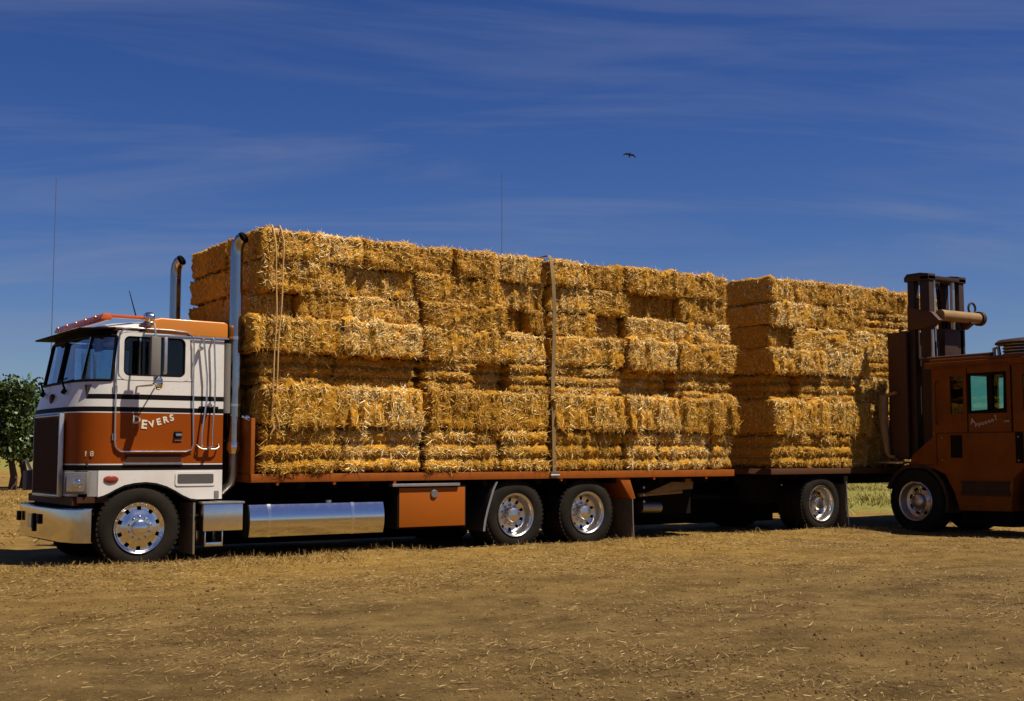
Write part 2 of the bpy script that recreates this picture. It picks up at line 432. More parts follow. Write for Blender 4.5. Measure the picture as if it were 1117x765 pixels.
def axis_lines(segs):
    out = []
    for a, b, st in segs:
        out += list(np.arange(a, b, st))
    return out + [segs[-1][1]]
ul = axis_lines([(-700, -100, 100), (-100, -20, 8), (-20, -9, 0.6), (-9, 18, 0.09), (18, 40, 0.6), (40, 120, 8), (120, 900, 100)])
vl = axis_lines([(-200, -40, 40), (-40, -15, 2.5), (-15, -12.5, 0.25), (-12.5, 1.0, 0.09), (1.0, 6, 0.3), (6, 40, 1.0), (40, 120, 8), (120, 900, 100)])
gv = [(u, v, gz(u, v)) for v in vl for u in ul]
nu = len(ul)
ii = np.arange(len(vl) - 1)[:, None] * nu + np.arange(nu - 1)[None, :]
gq = np.stack([ii, ii + 1, ii + 1 + nu, ii + nu], axis=-1).reshape(-1, 4)
ground = link('ground', np_mesh('ground', gv, gq, [M['ground']], smooth=np.ones(len(gq))))
tag(ground, kind='structure')

def scatter(n, ur, vr, keep):
    u = rng.uniform(*ur, n); v = rng.uniform(*vr, n)
    k = rng.uniform(size=n) < keep(u, v)
    u, v = u[k], v[k]
    z = np.array([gz(a, b) for a, b in zip(u, v)])
    return np.stack([u, v, z], axis=1)

CAM = np.array([-6.287, -14.897])
def patch(u, v, s=0.45, o=0.0):
    return np.array([noise.noise((a * s, b * s, 21.0 + o)) for a, b in zip(u, v)])
# loose straw lying on the dirt
def keep_litter(u, v):
    d = np.hypot(u - CAM[0], v - CAM[1])
    band = np.clip((v + 5.5) / 4.0, 0, 1)
    base = 0.30 + 0.70 * band
    pa = np.clip(0.55 + 1.3 * patch(u, v), 0.10, 1.3)
    return base * pa * np.clip(11.0 / d, 0.4, 1.3)
P = scatter(380000, (-9, 16.5), (-12.2, 1.2), keep_litter)
n = len(P)
th = rng.normal(0.6, 0.9, n)
d = np.stack([np.cos(th), np.sin(th), rng.normal(0.06, 0.10, n)], axis=1); d = unit(d)
P[:, 2] += rng.uniform(0.004, 0.022, n)
ln = np.clip(rng.lognormal(-3.4, 0.5, n), 0.012, 0.14)
vv, qq = ribbons(P, d, ln, rng.uniform(0.0025, 0.007, n), 0.12, wdir=np.tile([0, 0, 1.0], (n, 1)) + rng.normal(0, 0.5, (n, 3)))
tag(link('straw_litter', np_mesh('straw_litter', vv, qq, [M['litter']])), 'loose pale straw scattered over the dusty ground in front of the truck', 'straw', kind='stuff')
def keep_clod(u, v):
    d = np.hypot(u - CAM[0], v - CAM[1])
    return np.clip(0.4 + 1.4 * patch(u, v, 0.6, 13.0), 0.05, 1) * np.clip(9.0 / d, 0.3, 1)
P = scatter(42000, (-9, 14), (-12.3, -0.8), keep_clod)
n = len(P)
cube = np.array([[-1, -1, -1], [1, -1, -1], [1, 1, -1], [-1, 1, -1], [-1, -1, 1], [1, -1, 1], [1, 1, 1], [-1, 1, 1]], float)
cube[4:, :2] *= 0.55
sz = np.clip(rng.lognormal(-5.05, 0.45, n), 0.003, 0.015)
cv = cube[None] * (1 + rng.normal(0, 0.28, (n, 8, 3))) * (sz[:, None] * rng.uniform(.6, 1.3, (n, 3)) * np.array([1, 1, .7]))[:, None, :]
an = rng.uniform(0, 2 * PI, n); ca, sa = np.cos(an)[:, None], np.sin(an)[:, None]
cv = np.stack([cv[..., 0] * ca - cv[..., 1] * sa, cv[..., 0] * sa + cv[..., 1] * ca, cv[..., 2]], axis=-1) + (P + np.array([0, 0, .002]))[:, None, :]
cq = (np.array([[0, 3, 2, 1], [4, 5, 6, 7], [0, 1, 5, 4], [1, 2, 6, 5], [2, 3, 7, 6], [3, 0, 4, 7]])[None] + (np.arange(n) * 8)[:, None, None]).reshape(-1, 4)
tag(link('dirt_clods', np_mesh('dirt_clods', cv.reshape(-1, 3), cq, [M['clod']])), 'small dry clods and crumbs of earth lying over the dusty ground', 'clods', kind='stuff')
# upright dry tufts hugging the tyres and the shade edge
def keep_tuft(u, v):
    pa = np.clip(0.35 + 1.6 * patch(u, v, 1.1, 5.0), 0.04, 1.0)
    near = np.exp(-((v + 0.35) / 0.75) ** 2)
    left = np.where(u < 2.0, 1.0, 0.45)
    left = np.where(u > 8.5, 0.3, left)
    return pa * near * left
P = scatter(100000, (-8, 16), (-2.6, 0.9), keep_tuft)
n = len(P)
d = unit(np.stack([rng.normal(0, 0.7, n), rng.normal(0, 0.7, n), np.abs(rng.normal(0.55, 0.4, n))], axis=1))
vv, qq = ribbons(P, d, rng.uniform(0.025, 0.095, n), rng.uniform(0.003, 0.006, n), 0.35)
tag(link('dry_grass', np_mesh('dry_grass', vv, qq, [M['tuft']])), 'short dry grass and straw standing along the shaded edge under the truck', 'dry grass', kind='stuff')
# paler rough grass of the field behind
def field_u(n, ur, vr):
    return scatter(n, ur, vr, lambda u, v: np.clip(0.4 + 1.2 * patch(u, v, 0.35, 9.0), 0.05, 1))
P = field_u(60000, (14, 44), (3.5, 36))
n = len(P)
d = unit(np.stack([rng.normal(0, 0.5, n), rng.normal(0, 0.5, n), np.abs(rng.normal(0.8, 0.3, n))], axis=1))
vv, qq = ribbons(P, d, rng.uniform(0.06, 0.18, n), rng.uniform(0.010, 0.024, n), 0.15)
tag(link('field_grass', np_mesh('field_grass', vv, qq, [M['green_grass']])), 'yellow green grass of the field seen beyond the trailer wheel', 'field grass', kind='stuff')
P = field_u(70000, (-9, 12), (4, 33))
n = len(P)
d = unit(np.stack([rng.normal(0, 0.7, n), rng.normal(0, 0.7, n), np.abs(rng.normal(0.5, 0.3, n))], axis=1))
vv, qq = ribbons(P, d, rng.uniform(0.04, 0.13, n), rng.uniform(0.006, 0.014, n), 0.12)
tag(link('stubble', np_mesh('stubble', vv, qq, [M['tuft']])), 'pale dry stubble of the field behind the truck cab', 'stubble', kind='stuff')

# ------------------------------------------------------------------ straw bales
def bale_mesh(name, L, D, H, kind, seed, nstraw):
    r0 = np.random.default_rng(seed)
    st = 0.028
    nx, ny, nz = max(6, int(L / st)), max(6, int(D / 0.06)), max(6, int(H / st))
    key = {}; verts = []; quads = []
    def vid(p):
        k = tuple(round(c, 5) for c in p)
        if k not in key:
            key[k] = len(verts); verts.append(p)
        return key[k]
    X = np.linspace(-L / 2, L / 2, nx + 1); Y = np.linspace(0, D, ny + 1); Z = np.linspace(0, H, nz + 1)
    def grid(A, B, f):
        for i in range(len(A) - 1):
            for j in range(len(B) - 1):
                quads.append([vid(f(A[i], B[j])), vid(f(A[i + 1], B[j])), vid(f(A[i + 1], B[j + 1])), vid(f(A[i], B[j + 1]))])
    grid(X, Z, lambda a, b: (a, 0.0, b)); nfront = len(quads)
    grid(X, Y, lambda a, b: (a, b, H)); ntop = len(quads)
    grid(Y, Z, lambda a, b: (-L / 2, a, b))
    grid(Y, Z, lambda a, b: (L / 2, a, b)); nends = len(quads)
    grid(X, Y, lambda a, b: (a, b, 0.0))
    grid(X, Z, lambda a, b: (a, D, b))
    v = np.array(verts); q = np.array(quads)
    rr = 0.055
    c = np.stack([np.clip(v[:, 0], -L / 2 + rr, L / 2 - rr), np.clip(v[:, 1], rr, D - rr), np.clip(v[:, 2], rr, H - rr)], axis=1)
    nrm = unit(v - c); v = c + nrm * rr
    # flakes
    xs = [-L / 2]
    while xs[-1] < L / 2: xs.append(xs[-1] + r0.uniform(0.07, 0.17))
    off = r0.normal(0, 0.021, len(xs) + 1)
    dep = r0.uniform(0.02, 0.085, len(xs)) * (r0.uniform(size=len(xs)) < 0.8)
    disp = np.zeros(len(v))
    ex = np.abs(nrm[:, 0]) > 0.8
    idx = np.searchsorted(xs, v[:, 0])
    fl = off[np.clip(idx, 0, len(off) - 1)]
    gro = np.zeros(len(v))
    for x, dd in zip(xs, dep): gro = np.maximum(gro, dd * np.exp(-((v[:, 0] + 0.02 * np.sin(v[:, 2] * 9 + x * 40) - x) / 0.013) ** 2))
    if kind == 'cut':
        disp += np.where(ex, 0, fl - gro)
    else:
        nl = 3
        w = np.abs(np.sin(PI * nl * v[:, 2] / H + 0.12 * np.sin(v[:, 0] * 7 + seed)))
        disp += np.where(np.abs(nrm[:, 2]) > 0.8, 0, 0.10 * (w ** 0.55) - 0.085)
        disp += np.where(ex, 0, 0.7 * fl - 0.75 * gro)
    s1 = seed * 3.7
    ns = np.array([0.035 * noise.fractal((p[0] * 5 + s1, p[1] * 5, p[2] * 5), 0.8, 2.0, 3) + 0.022 * noise.noise((p[0] * 19, p[1] * 19 + s1, p[2] * 24)) + 0.014 * noise.noise((p[0] * 45, p[1] * 45, p[2] * 55 + s1)) for p in v])
    v = v + nrm * (disp + ns)[:, None]
    # straws
    wts = np.ones(nends) * 0.5
    area = np.full(nends, 1.0)
    wts[:nfront] = 1.5; wts[nfront:ntop] = 0.7 * (ny and 1.6); wts[ntop:nends] = 0.8
    cz = v[q[:nends]].mean(axis=1)
    cl = np.array([noise.noise((p[0] * 3.2 + s1, p[1] * 3, p[2] * 3.6 + s1)) for p in cz])
    wts *= np.clip(0.75 + 1.9 * cl, 0.22, 2.4)
    if kind == 'band': wts[:nfront] *= 0.25 + 1.2 * np.abs(np.sin(PI * 3 * cz[:nfront, 2] / H))
    wts[:nfront] *= 1 + 1.6 * (cz[:nfront, 2] > H - 0.06) + 0.7 * (cz[:nfront, 2] < 0.05)
    wts /= wts.sum()
    fi = r0.choice(nends, nstraw, p=wts)
    a, b = r0.uniform(size=(2, nstraw, 1))
    Q = v[q[fi]]
    p = (Q[:, 0] * (1 - a) + Q[:, 1] * a) * (1 - b) + (Q[:, 3] * (1 - a) + Q[:, 2] * a) * b
    fn = nrm[q[fi]].mean(axis=1); fn = unit(fn)
    t = r0.normal(size=(nstraw, 3)) * np.array([1.0, 0.6, 0.75])
    t = unit(t - fn * (t * fn).sum(axis=1, keepdims=True))
    lift = np.abs(r0.normal(0.0, 0.21, nstraw))[:, None]
    d = unit(t + fn * lift + np.array([0, 0, -0.18]))
    p = p + fn * r0.uniform(-0.004, 0.012, nstraw)[:, None]
    ln = np.clip(r0.lognormal(-3.15, 0.45, nstraw), 0.02, 0.105)
    global rng
    keep = rng; rng = r0
    wd = fn + r0.normal(0, 0.55, (nstraw, 3))
    rv, rq = ribbons(p, d, ln, r0.uniform(0.0032, 0.0080, nstraw), 0.22, wdir=wd)
    rng = keep
    V = np.vstack([v, rv]); Qd = np.vstack([q, rq + len(v)])
    mi = np.concatenate([np.zeros(len(q)), np.ones(len(rq))])
    return np_mesh(name, V, Qd, [M['straw_core' if kind == 'cut' else 'straw_band'], M['straw']], mi, np.concatenate([np.ones(len(q)), np.zeros(len(rq))]))

LIB = {}
for i in range(7): LIB['cut', i] = (bale_mesh('cut_side_bale', 1.2, 1.2, 0.42, 'cut', 10 + i, 7000), 1.2, 0.42)
for i in range(4): LIB['short', i] = (bale_mesh('short_side_bale', 0.72, 1.2, 0.42, 'cut', 40 + i, 4200), 0.72, 0.42)
for i in range(5): LIB['band', i] = (bale_mesh('banded_bale', 1.15, 1.2, 0.56, 'band', 60 + i, 6800), 1.15, 0.56)
for i in range(3): LIB['sband', i] = (bale_mesh('short_banded_bale', 0.62, 1.2, 0.56, 'band', 80 + i, 4000), 0.62, 0.56)
for i in range(3): LIB['end', i] = (bale_mesh('plain_bale', 1.2, 1.2, 0.42, 'cut', 100 + i, 1500), 1.2, 0.42)

TWINE = {}
for k, L_ in (('band', 1.15), ('sband', .62)):
    mm = MB()
    for z in (.187, .373):
        mm.path([(-L_ / 2 + .03, .9, z), (-L_ / 2 + .035, .10, z), (-L_ / 2 + .09, .052, z), (-.1, .050, z + .004), (.15, .052, z - .003), (L_ / 2 - .09, .052, z), (L_ / 2 - .035, .10, z), (L_ / 2 - .03, .9, z)], .006, 6)
    ob_ = mm.build('twine', M['rope']); TWINE[k] = ob_.data; bpy.data.objects.remove(ob_)
ORD = ['first', 'second', 'third', 'fourth', 'fifth', 'sixth', 'seventh', 'eighth', 'ninth', 'tenth', 'eleventh', 'twelfth']
def place_bale(kind, u0, u1, v0, z0, z1, label, group, depth=1.2, turn=None, tilt=None):
    w = u1 - u0
    k = kind
    if kind == 'cut' and w < 0.9: k = 'short'
    if kind == 'band' and w < 0.85: k = 'sband'
    opts = [q for q in LIB if q[0] == k]
    me, L, H = LIB[random.choice(opts)]
    o = bpy.data.objects.new('straw_bale', me); COL.objects.link(o)
    flip = random.random() < 0.5
    o.location = ((u0 + u1) / 2, v0, z0)
    g = 1.012
    if k == 'band' or k == 'sband': g = 1.0
    o.scale = (w / L * 1.004 * (-1 if flip else 1), depth / 1.2 * (1.05 if k == 'end' else 1), (z1 - z0) / H * (1.05 if k == 'end' else 1.008))
    o.rotation_euler = (0, random.uniform(-0.008, 0.008) if tilt is None else tilt, random.uniform(-0.012, 0.012) if turn is None else turn)
    tag(o, label, 'straw bale', group)
    if k in TWINE:
        t = bpy.data.objects.new('twine', TWINE[k]); COL.objects.link(t); t.parent = o
    return o

ZL = [(3.85, 4.24), (3.455, 3.85), (3.10, 3.455), (2.655, 3.10), (2.225, 2.655), (1.685, 2.225), (1.10, 1.685)]
LAYER = ['top layer', 'second layer down', 'third layer down', 'bulging fourth layer down', 'set-back fifth layer down', 'bulging layer above the bottom', 'bottom layer on the deck']
# (u edges, {index: recess}, kind, base offset in v)
ROWS = [
    ([0.02, .75, 1.5, 2.28, 2.95, 3.62, 4.60, 5.33, 6.05, 7.12, 8.25], {1: .03, 3: .10, 5: .09, 7: .04}, 'cut', 0.0),
    ([0.02, 1.23, 2.36, 3.62, 4.60, 5.4, 6.16, 7.2, 8.27], {1: .06, 3: .10, 6: .16}, 'cut', 0.04),
    ([0.02, .60, 1.22, 1.84, 2.44, 3.81, 4.26, 4.60, 5.49, 6.07, 6.8, 7.5, 8.27], {0: .22, 3: .10, 5: .28, 8: .20}, 'cut', 0.03),
    ([-.10, 1.18, 2.44, 3.69, 4.60, 6.05, 7.1, 8.32], {2: .07, 3: .12, 4: .06}, 'cut', -0.08),
    ([.08, 1.14, 2.44, 3.3, 3.9, 4.60, 5.98, 7.1, 8.25], {0: .08, 1: .10, 3: .20, 6: .22}, 'band', 0.04),
    ([.05, 1.25, 2.44, 3.69, 4.60, 6.03, 7.1, 8.30], {2: .06, 3: .08}, 'cut', -0.08),
    ([.05, 1.2, 2.44, 3.26, 3.73, 4.60, 5.56, 6.03, 6.72, 7.8, 8.25], {3: .05, 6: .04}, 'band', 0.0),
]
for li, ((z0, z1), (ed, rec, kind, base)) in enumerate(zip(ZL, ROWS)):
    for i in range(len(ed) - 1):
        v0 = base + rec.get(i, 0) + random.uniform(-.018, .035)
        ga = .035 if abs(ed[i] - 2.44) < .05 or abs(ed[i] - 4.6) < .06 or abs(ed[i] - 6.05) < .06 else .006
        gb = .035 if abs(ed[i + 1] - 2.44) < .05 or abs(ed[i + 1] - 4.6) < .06 or abs(ed[i + 1] - 6.05) < .06 else .006
        place_bale(kind, ed[i] + ga, ed[i + 1] - gb, v0, z0 + random.uniform(-.008, .008), z1,
                   'straw bale of the truck load, %s, %s from the cab' % (LAYER[li], ORD[i]), 'straw bales stacked on the truck')
    # the shaded row across the load front behind the cab
    x0 = ROWS[li][0][0]
    for k, (a, b) in enumerate(((1.22, 1.90), (1.90, 2.57))):
        pl = ['middle of the row', 'far side of the row'][k]
        place_bale('end', x0 + random.uniform(-.02, .02), 1.2, a + 0.0, z0, z1 - (0.0 if k == 0 else 0.02),
                   'shaded bale facing the cab, %s, %s' % (LAYER[li], pl), 'straw bales stacked on the truck', depth=(b - a), turn=0, tilt=0)
# trailer load
TL = [(3.93, 4.34), (3.52, 3.93), (3.13, 3.52), (2.71, 3.13), (2.245, 2.71), (1.68, 2.245), (1.11, 1.68)]
TR = [
    ([9.24, 9.83, 10.39, 11.0, 11.62], {1: .02}, 'cut', 0.02),
    ([9.24, 10.37, 11.66], {}, 'cut', 0.02),
    ([9.24, 9.78, 11.68], {0: .14}, 'cut', 0.0),
    ([9.22, 10.41, 11.65], {}, 'cut', -0.03),
    ([9.26, 9.98, 10.45, 11.57], {0: .2, 1: .04}, 'band', 0.06),
    ([9.22, 10.45, 11.68], {}, 'cut', -0.04),
    ([9.24, 10.39, 11.17, 11.62], {2: .08}, 'band', 0.02),
]
TL2 = [(z0 + 0.02, z1 + 0.03) for z0, z1 in TL]
for li, ((z0, z1), (ed, rec, kind, base)) in enumerate(zip(TL, TR)):
    for i in range(len(ed) - 1):
        place_bale(kind, ed[i], ed[i + 1], base + rec.get(i, 0) + random.uniform(-.012, .02), z0, z1,
                   'straw bale of the trailer load, %s, %s from its front' % (LAYER[li], ORD[i]), 'straw bales stacked on the trailer')
    for k, (a, b) in enumerate(((1.22, 1.90), (1.90, 2.57))):
        place_bale('end', 9.25 + random.uniform(-.02, .04), 10.4, a, z0, z1,
                   'shaded trailer bale facing the truck, %s, %s' % (LAYER[li], ['middle of row', 'far side of row'][k]),
                   'straw bales stacked on the trailer', depth=(b - a), turn=0, tilt=0)
    z0, z1 = TL2[li]
    for i, (a, b) in enumerate(((11.70, 12.86), (12.88, 14.05))):
        place_bale('cut' if li % 2 == 0 else 'band', a, b, 0.26 + random.uniform(-.02, .03), z0, z1,
                   'bale behind the loader clamp, %s, %s from the trailer load' % (LAYER[li], ORD[i]), 'straw bales held by the loader')

# ------------------------------------------------------------------ wheels
def tyre_profile(r, w, rim):
    h = w / 2
    # (radius, offset along -y.. outer face at 0, inner at w)
    return [(rim, 0.015), (rim + 0.02, 0.0), (rim + 0.45 * (r - rim), -0.012), (r - 0.05, 0.0), (r - 0.018, 0.02), (r, 0.045),
            (r, w * 0.24), (r - 0.014, w * 0.245), (r - 0.014, w * 0.265), (r, w * 0.27), (r, w * 0.48), (r - 0.014, w * 0.485), (r - 0.014, w * 0.515), (r, w * 0.52),
            (r, w * 0.73), (r - 0.014, w * 0.735), (r - 0.014, w * 0.755), (r, w * 0.76), (r, w - 0.045), (r - 0.018, w - 0.02), (r - 0.05, w), (rim + 0.02, w), (rim, w - 0.015)]

def tyre(name, c, r, w, rim, parent):
    m = MB(); m.lathe(tyre_profile(r, w, rim), c, 64)
    # shoulder tread blocks
    for k in range(48):
        a = 2 * PI * k / 48
        ca, sa = math.cos(a), math.sin(a)
        for (y0, y1) in ((0.022, 0.07), (w - 0.07, w - 0.022)):
            e = Vector((ca, 0, sa)); t = Vector((-sa, 0, ca))
            o = Vector(c)
            vs = []
            for rr in (r - 0.03, r + 0.008):
                for yy in (y0, y1):
                    for s in (-0.021, 0.021):
                        vs.append(o + e * rr + t * s + Vector((0, yy, 0)))
            m.add(vs, [(0, 2, 3, 1), (4, 5, 7, 6), (0, 1, 5, 4), (2, 6, 7, 3), (0, 4, 6, 2), (1, 3, 7, 5)])
    return m.build(name, M['rubber'], parent)

def front_wheel(parent, u, v, z):
    w = empty('wheel', (u, v, z), parent)
    c = (u, v, z)
    tyre('tyre', c, 0.50, 0.30, 0.305, w)
    m = MB()
    prof = [(0.298, 0.06), (0.312, 0.0), (0.305, -0.012), (0.292, -0.008), (0.283, 0.012), (0.262, 0.020), (0.215, 0.008), (0.17, -0.006), (0.155, -0.012), (0.10, -0.014), (0.095, -0.06), (0.07, -0.075), (0.0005, -0.078)]
    m.lathe(prof, c, 60, skip=lambda i, k: i == 5 and (k % 6) in (2, 3))
    m.build('rim', M['alu'], w, ang=50)
    b = MB(); b.lathe([(0.275, 0.05), (0.0005, 0.05)], c, 30); b.build('brake_drum', M['dark'], w)
    for k in range(10):
        a = 2 * PI * (k + .5) / 10
        n_ = MB(); cc = (u + 0.132 * math.cos(a), v - 0.012, z + 0.132 * math.sin(a))
        n_.lathe([(0.017, 0.004), (0.017, -0.012), (0.013, -0.022), (0.013, -0.045), (0.008, -0.052), (0.0005, -0.053)], cc, 12)
        n_.build('lug_nut', M['chrome'], w)
    return w

def dual_wheel(parent, u, v, z, r=0.50, rimr=0.305):
    w = empty('wheel', (u, v, z), parent)
    c = (u, v, z)
    tyre('tyre', c, r, 0.27, rimr, w)
    tyre('inner_tyre', (u, v + 0.32, z), r, 0.27, rimr, w)
    m = MB()
    s = rimr / 0.305
    prof = [(0.29 * s, 0.08), (0.315 * s, 0.0), (0.308 * s, -0.012), (0.292 * s, -0.008), (0.278 * s, 0.02), (0.268 * s, 0.075), (0.258 * s, 0.12), (0.235 * s, 0.150), (0.185 * s, 0.160), (0.15 * s, 0.150), (0.105 * s, 0.150)]
    m.lathe(prof, c, 60, skip=lambda i, k: i == 7 and (k % 6) in (2, 3))
    m.build('rim', M['worn_alu'], w, ang=50)
    b = MB(); b.lathe([(0.26 * s, 0.2), (0.0005, 0.2)], c, 30); b.build('brake_drum', M['dark'], w)
    h = MB(); h.lathe([(0.108 * s, 0.152), (0.108 * s, 0.06), (0.098 * s, 0.035), (0.06 * s, 0.02), (0.0005, 0.018)], c, 28); h.build('hub', M['worn_alu'], w)
    for k in range(10):
        a = 2 * PI * (k + .5) / 10
        n_ = MB(); cc = (u + 0.14 * s * math.cos(a), v + 0.150, z + 0.14 * s * math.sin(a))
        n_.lathe([(0.019, 0.004), (0.019, -0.03), (0.012, -0.05), (0.0005, -0.052)], cc, 10)
        n_.build('lug_nut', M['chrome'], w)
    return w

def mirror_wheel(w, parent, yspan):
    """far-side copy of a wheel, turned to face outwards"""
    c = w.copy(); COL.objects.link(c); c.parent = parent
    for ch in w.children:
        d = ch.copy(); COL.objects.link(d); d.parent = c
    c.location = Vector(w.location) + Vector((0, yspan, 0)); c.rotation_euler = (0, 0, PI)
    return c

# part meshes hold world coordinates, so give every child mesh the offset of its parent chain
# (put() subtracts the parent's world position from a location of zero)

# ------------------------------------------------------------------ the truck
truck = empty('hay_truck', (3.0, 1.27, 0.0))
tag(truck, 'white and orange cab-over flatbed truck carrying the tall load of straw bales', 'truck')
YN, YF = 0.13, 2.41
YC = (YN + YF) / 2
def outline(z):
    """plan of the cab from the near rear corner round the front to the far rear corner"""
    if z < 1.9: k = 0.0; f = 0
    else: k = 0
    if z <= 2.18:
        t = max(0, (z - 1.86) / 0.32)
        near = [(-.40, YN), (-.62, YN), (-.82, YN), (-.90, YN), (-1.67, YN), (-1.75, YN), (-1.82, YN + .002), (-1.95 + .02 * t, YN + .02 + .03 * t), (-2.10 + .08 * t, YN + .11 + .03 * t), (-2.19 + .10 * t, YN + .27), (-2.23 + .11 * t, .62), (-2.245 + .115 * t, .95), (-2.25 + .12 * t, YC)]
    else:
        t = min(1.15, (z - 2.18) / 0.62)
        s = 0.12 * t
        tin = 0.03 * t
        near = [(-.40, YN + tin * .3), (-.62, YN + tin * .3), (-.82, YN + tin * .3), (-.90, YN + tin * .3), (-1.67, YN + tin * .3), (-1.72 , YN + tin * .4), (-1.80 + .06 * t, YN + .002 + tin), (-1.93 + .11 * t, YN + .05 + tin), (-2.02 + s, YN + .14 + tin), (-2.085 + s, YN + .27), (-2.12 + s, .62), (-2.13 + s, .95), (-2.13 + s, YC)]
    far = [(u, 2 * YC - v) for u, v in near[:-1]][::-1]
    return near + far
ZLV = [1.15, 1.215, 1.23, 1.5, 1.835, 1.85, 1.91, 2.0, 2.06, 2.18, 2.225, 2.285, 2.5, 2.765, 2.83]
def cab_loft(inset=0.0):
    rows = []
    for z in ZLV:
        o = outline(z)
        if inset:
            o = [(u + inset * (1 if u < -1.2 else -1 if u > -.5 else 0), v + inset * (1 if v < YC else -1)) for u, v in o]
        rows.append([(u, v, z) for u, v in o])
    return rows
def is_window(i, j):
    """i: band in ZLV, j: segment along the outline"""
    z0, z1 = ZLV[i], ZLV[i + 1]
    jj = j if j <= 11 else 23 - j
    if jj == 3 and 2.28 < (z0 + z1) / 2 < 2.77: return True
    if jj in (6, 7, 8, 9, 10, 11) and 2.22 < (z0 + z1) / 2 < 2.77: return True
    return False
def loft_build(name, rows, matf, mats, parent, cap_back=False):
    m = MB(); n = len(rows[0])
    for i in range(len(rows) - 1):
        for j in range(n - 1):
            if is_window(i, j): continue
            mi = matf((ZLV[i] + ZLV[i + 1]) / 2, j)
            m.add([rows[i][j], rows[i][j + 1], rows[i + 1][j + 1], rows[i + 1][j]], [(0, 1, 2, 3)], mi)
        if cap_back:
            m.add([rows[i][0], rows[i + 1][0], rows[i + 1][-1], rows[i][-1]], [(0, 1, 2, 3)], matf((ZLV[i] + ZLV[i + 1]) / 2, 0))
    return m, n
def cab_mat(z, j):
    jj = j if j <= 11 else 23 - j
    if z < 1.215: return 2
    if z < 1.23: return 0
    if z < 1.835: return 1
    if z < 1.85: return 0
    if z < 1.91: return 2
    if z < 2.0: return 0
    if z < 2.06: return 2 if jj < 8 else 0
    if z > 2.765 and jj >= 6: return 2  # band beneath the visor coloured black to stand for the shade there
    return 0
rows = cab_loft()
m, n = loft_build('cab', rows, cab_mat, None, None, True)
cab = m.build('cab', [M['white'], M['orange'], M['black']], truck, ang=30)
rows_i = cab_loft(0.035)
m, n = loft_build('cab_interior', rows_i, lambda z, j: 0, None, None, True)
m.box(-2.05, -.45, .2, 2.3, 1.20, 1.26)                       # floor
m.box(-2.06, -1.70, .25, 2.3, 1.26, 2.17)                     # dashboard
inter = m.build('cab_interior', [M['interior']], truck)
m = MB()
for y in (.45, 1.6):
    m.box(-1.15, -.75, y, y + .5, 1.5, 1.66); m.box(-.86, -.72, y, y + .5, 1.6, 2.35)
m.build('seat', M['interior'], inter, bev=0.04)
m = MB(); m.path([(-1.42 + .09 * math.sin(a), .62 + .22 * math.cos(a), 2.13 + .16 * math.sin(a)) for a in np.linspace(0, 2 * PI, 24, endpoint=False)], .016, 8, closed=True)
m.build('steering_wheel', M['interior'], inter)
# white lower skirt with the wheel arch, corner valances
arch = [(-1.93, .84), (-1.87, .855), (-1.80, .885), (-1.72, .93), (-1.62, .975), (-1.50, 1.0), (-1.36, 1.01), (-1.23, .995), (-1.10, .955), (-.99, .90), (-.90, .845), (-.80, .80), (-.72, .79)]
for (ya, yb) in ((YF - .05, YF + .003),):
    m = MB(); m.prism([(-.40, .79), (-.40, 1.15), (-1.93, 1.15)] + arch, 'y', ya, yb)
    for a, b in zip(outline(1.15)[14:17], outline(1.15)[15:18]): m.add([(a[0], a[1], .845), (b[0], b[1], .845), (b[0], b[1], 1.15), (a[0], a[1], 1.15)], [(0, 1, 2, 3)])
    a, b = outline(1.15)[17], (-1.93, YF + .003); m.add([(a[0], a[1], .845), (b[0], b[1], .845), (b[0], b[1], 1.15), (a[0], a[1], 1.15)], [(0, 1, 2, 3)])
    m.build('cab_skirt', M['white'], truck)
m = MB()
poly = [(-.40, .79), (-.40, 1.15), (-1.93, 1.15)] + arch
m.prism(poly, 'y', YN - .003, YN + .05)
o = outline(1.15)
for seq in (o[7:11],):
    for a, b in zip(seq[:-1], seq[1:]):
        m.add([(a[0], a[1], .845), (b[0], b[1], .845), (b[0], b[1], 1.15), (a[0], a[1], 1.15)], [(0, 1, 2, 3)])
for s_, seg in ((0, (o[7], (-1.93, YN - .003))),):
    a, b = seg
    m.add([(a[0], a[1], .845), (b[0], b[1], .845), (b[0], b[1], 1.15), (a[0], a[1], 1.15)], [(0, 1, 2, 3)])
m.build('cab_skirt', M['white'], truck)
m = MB(); m.prism([(p[0] + .0, p[1] - .025) for p in arch] + [(p[0], p[1] - .004) for p in arch[::-1]], 'y', YN - .006, YN + .35)
m.build('wheel_arch', M['dark'], truck)
m = MB(); m.box(-2.15, -.42, .20, 2.34, .98, 1.145); m.box(-2.12, -1.95, .2, 2.3, .62, .98); m.box(-.75, -.42, .3, 2.2, .55, .98)
m.build('underbody', M['dark'], truck)
m = MB(); m.box(-2.16, -1.80, .16, .22, .77, .84); m.box(-2.20, -2.10, .22, 2.3, .74, .835)
m.build('valance', M['maroon'], truck)

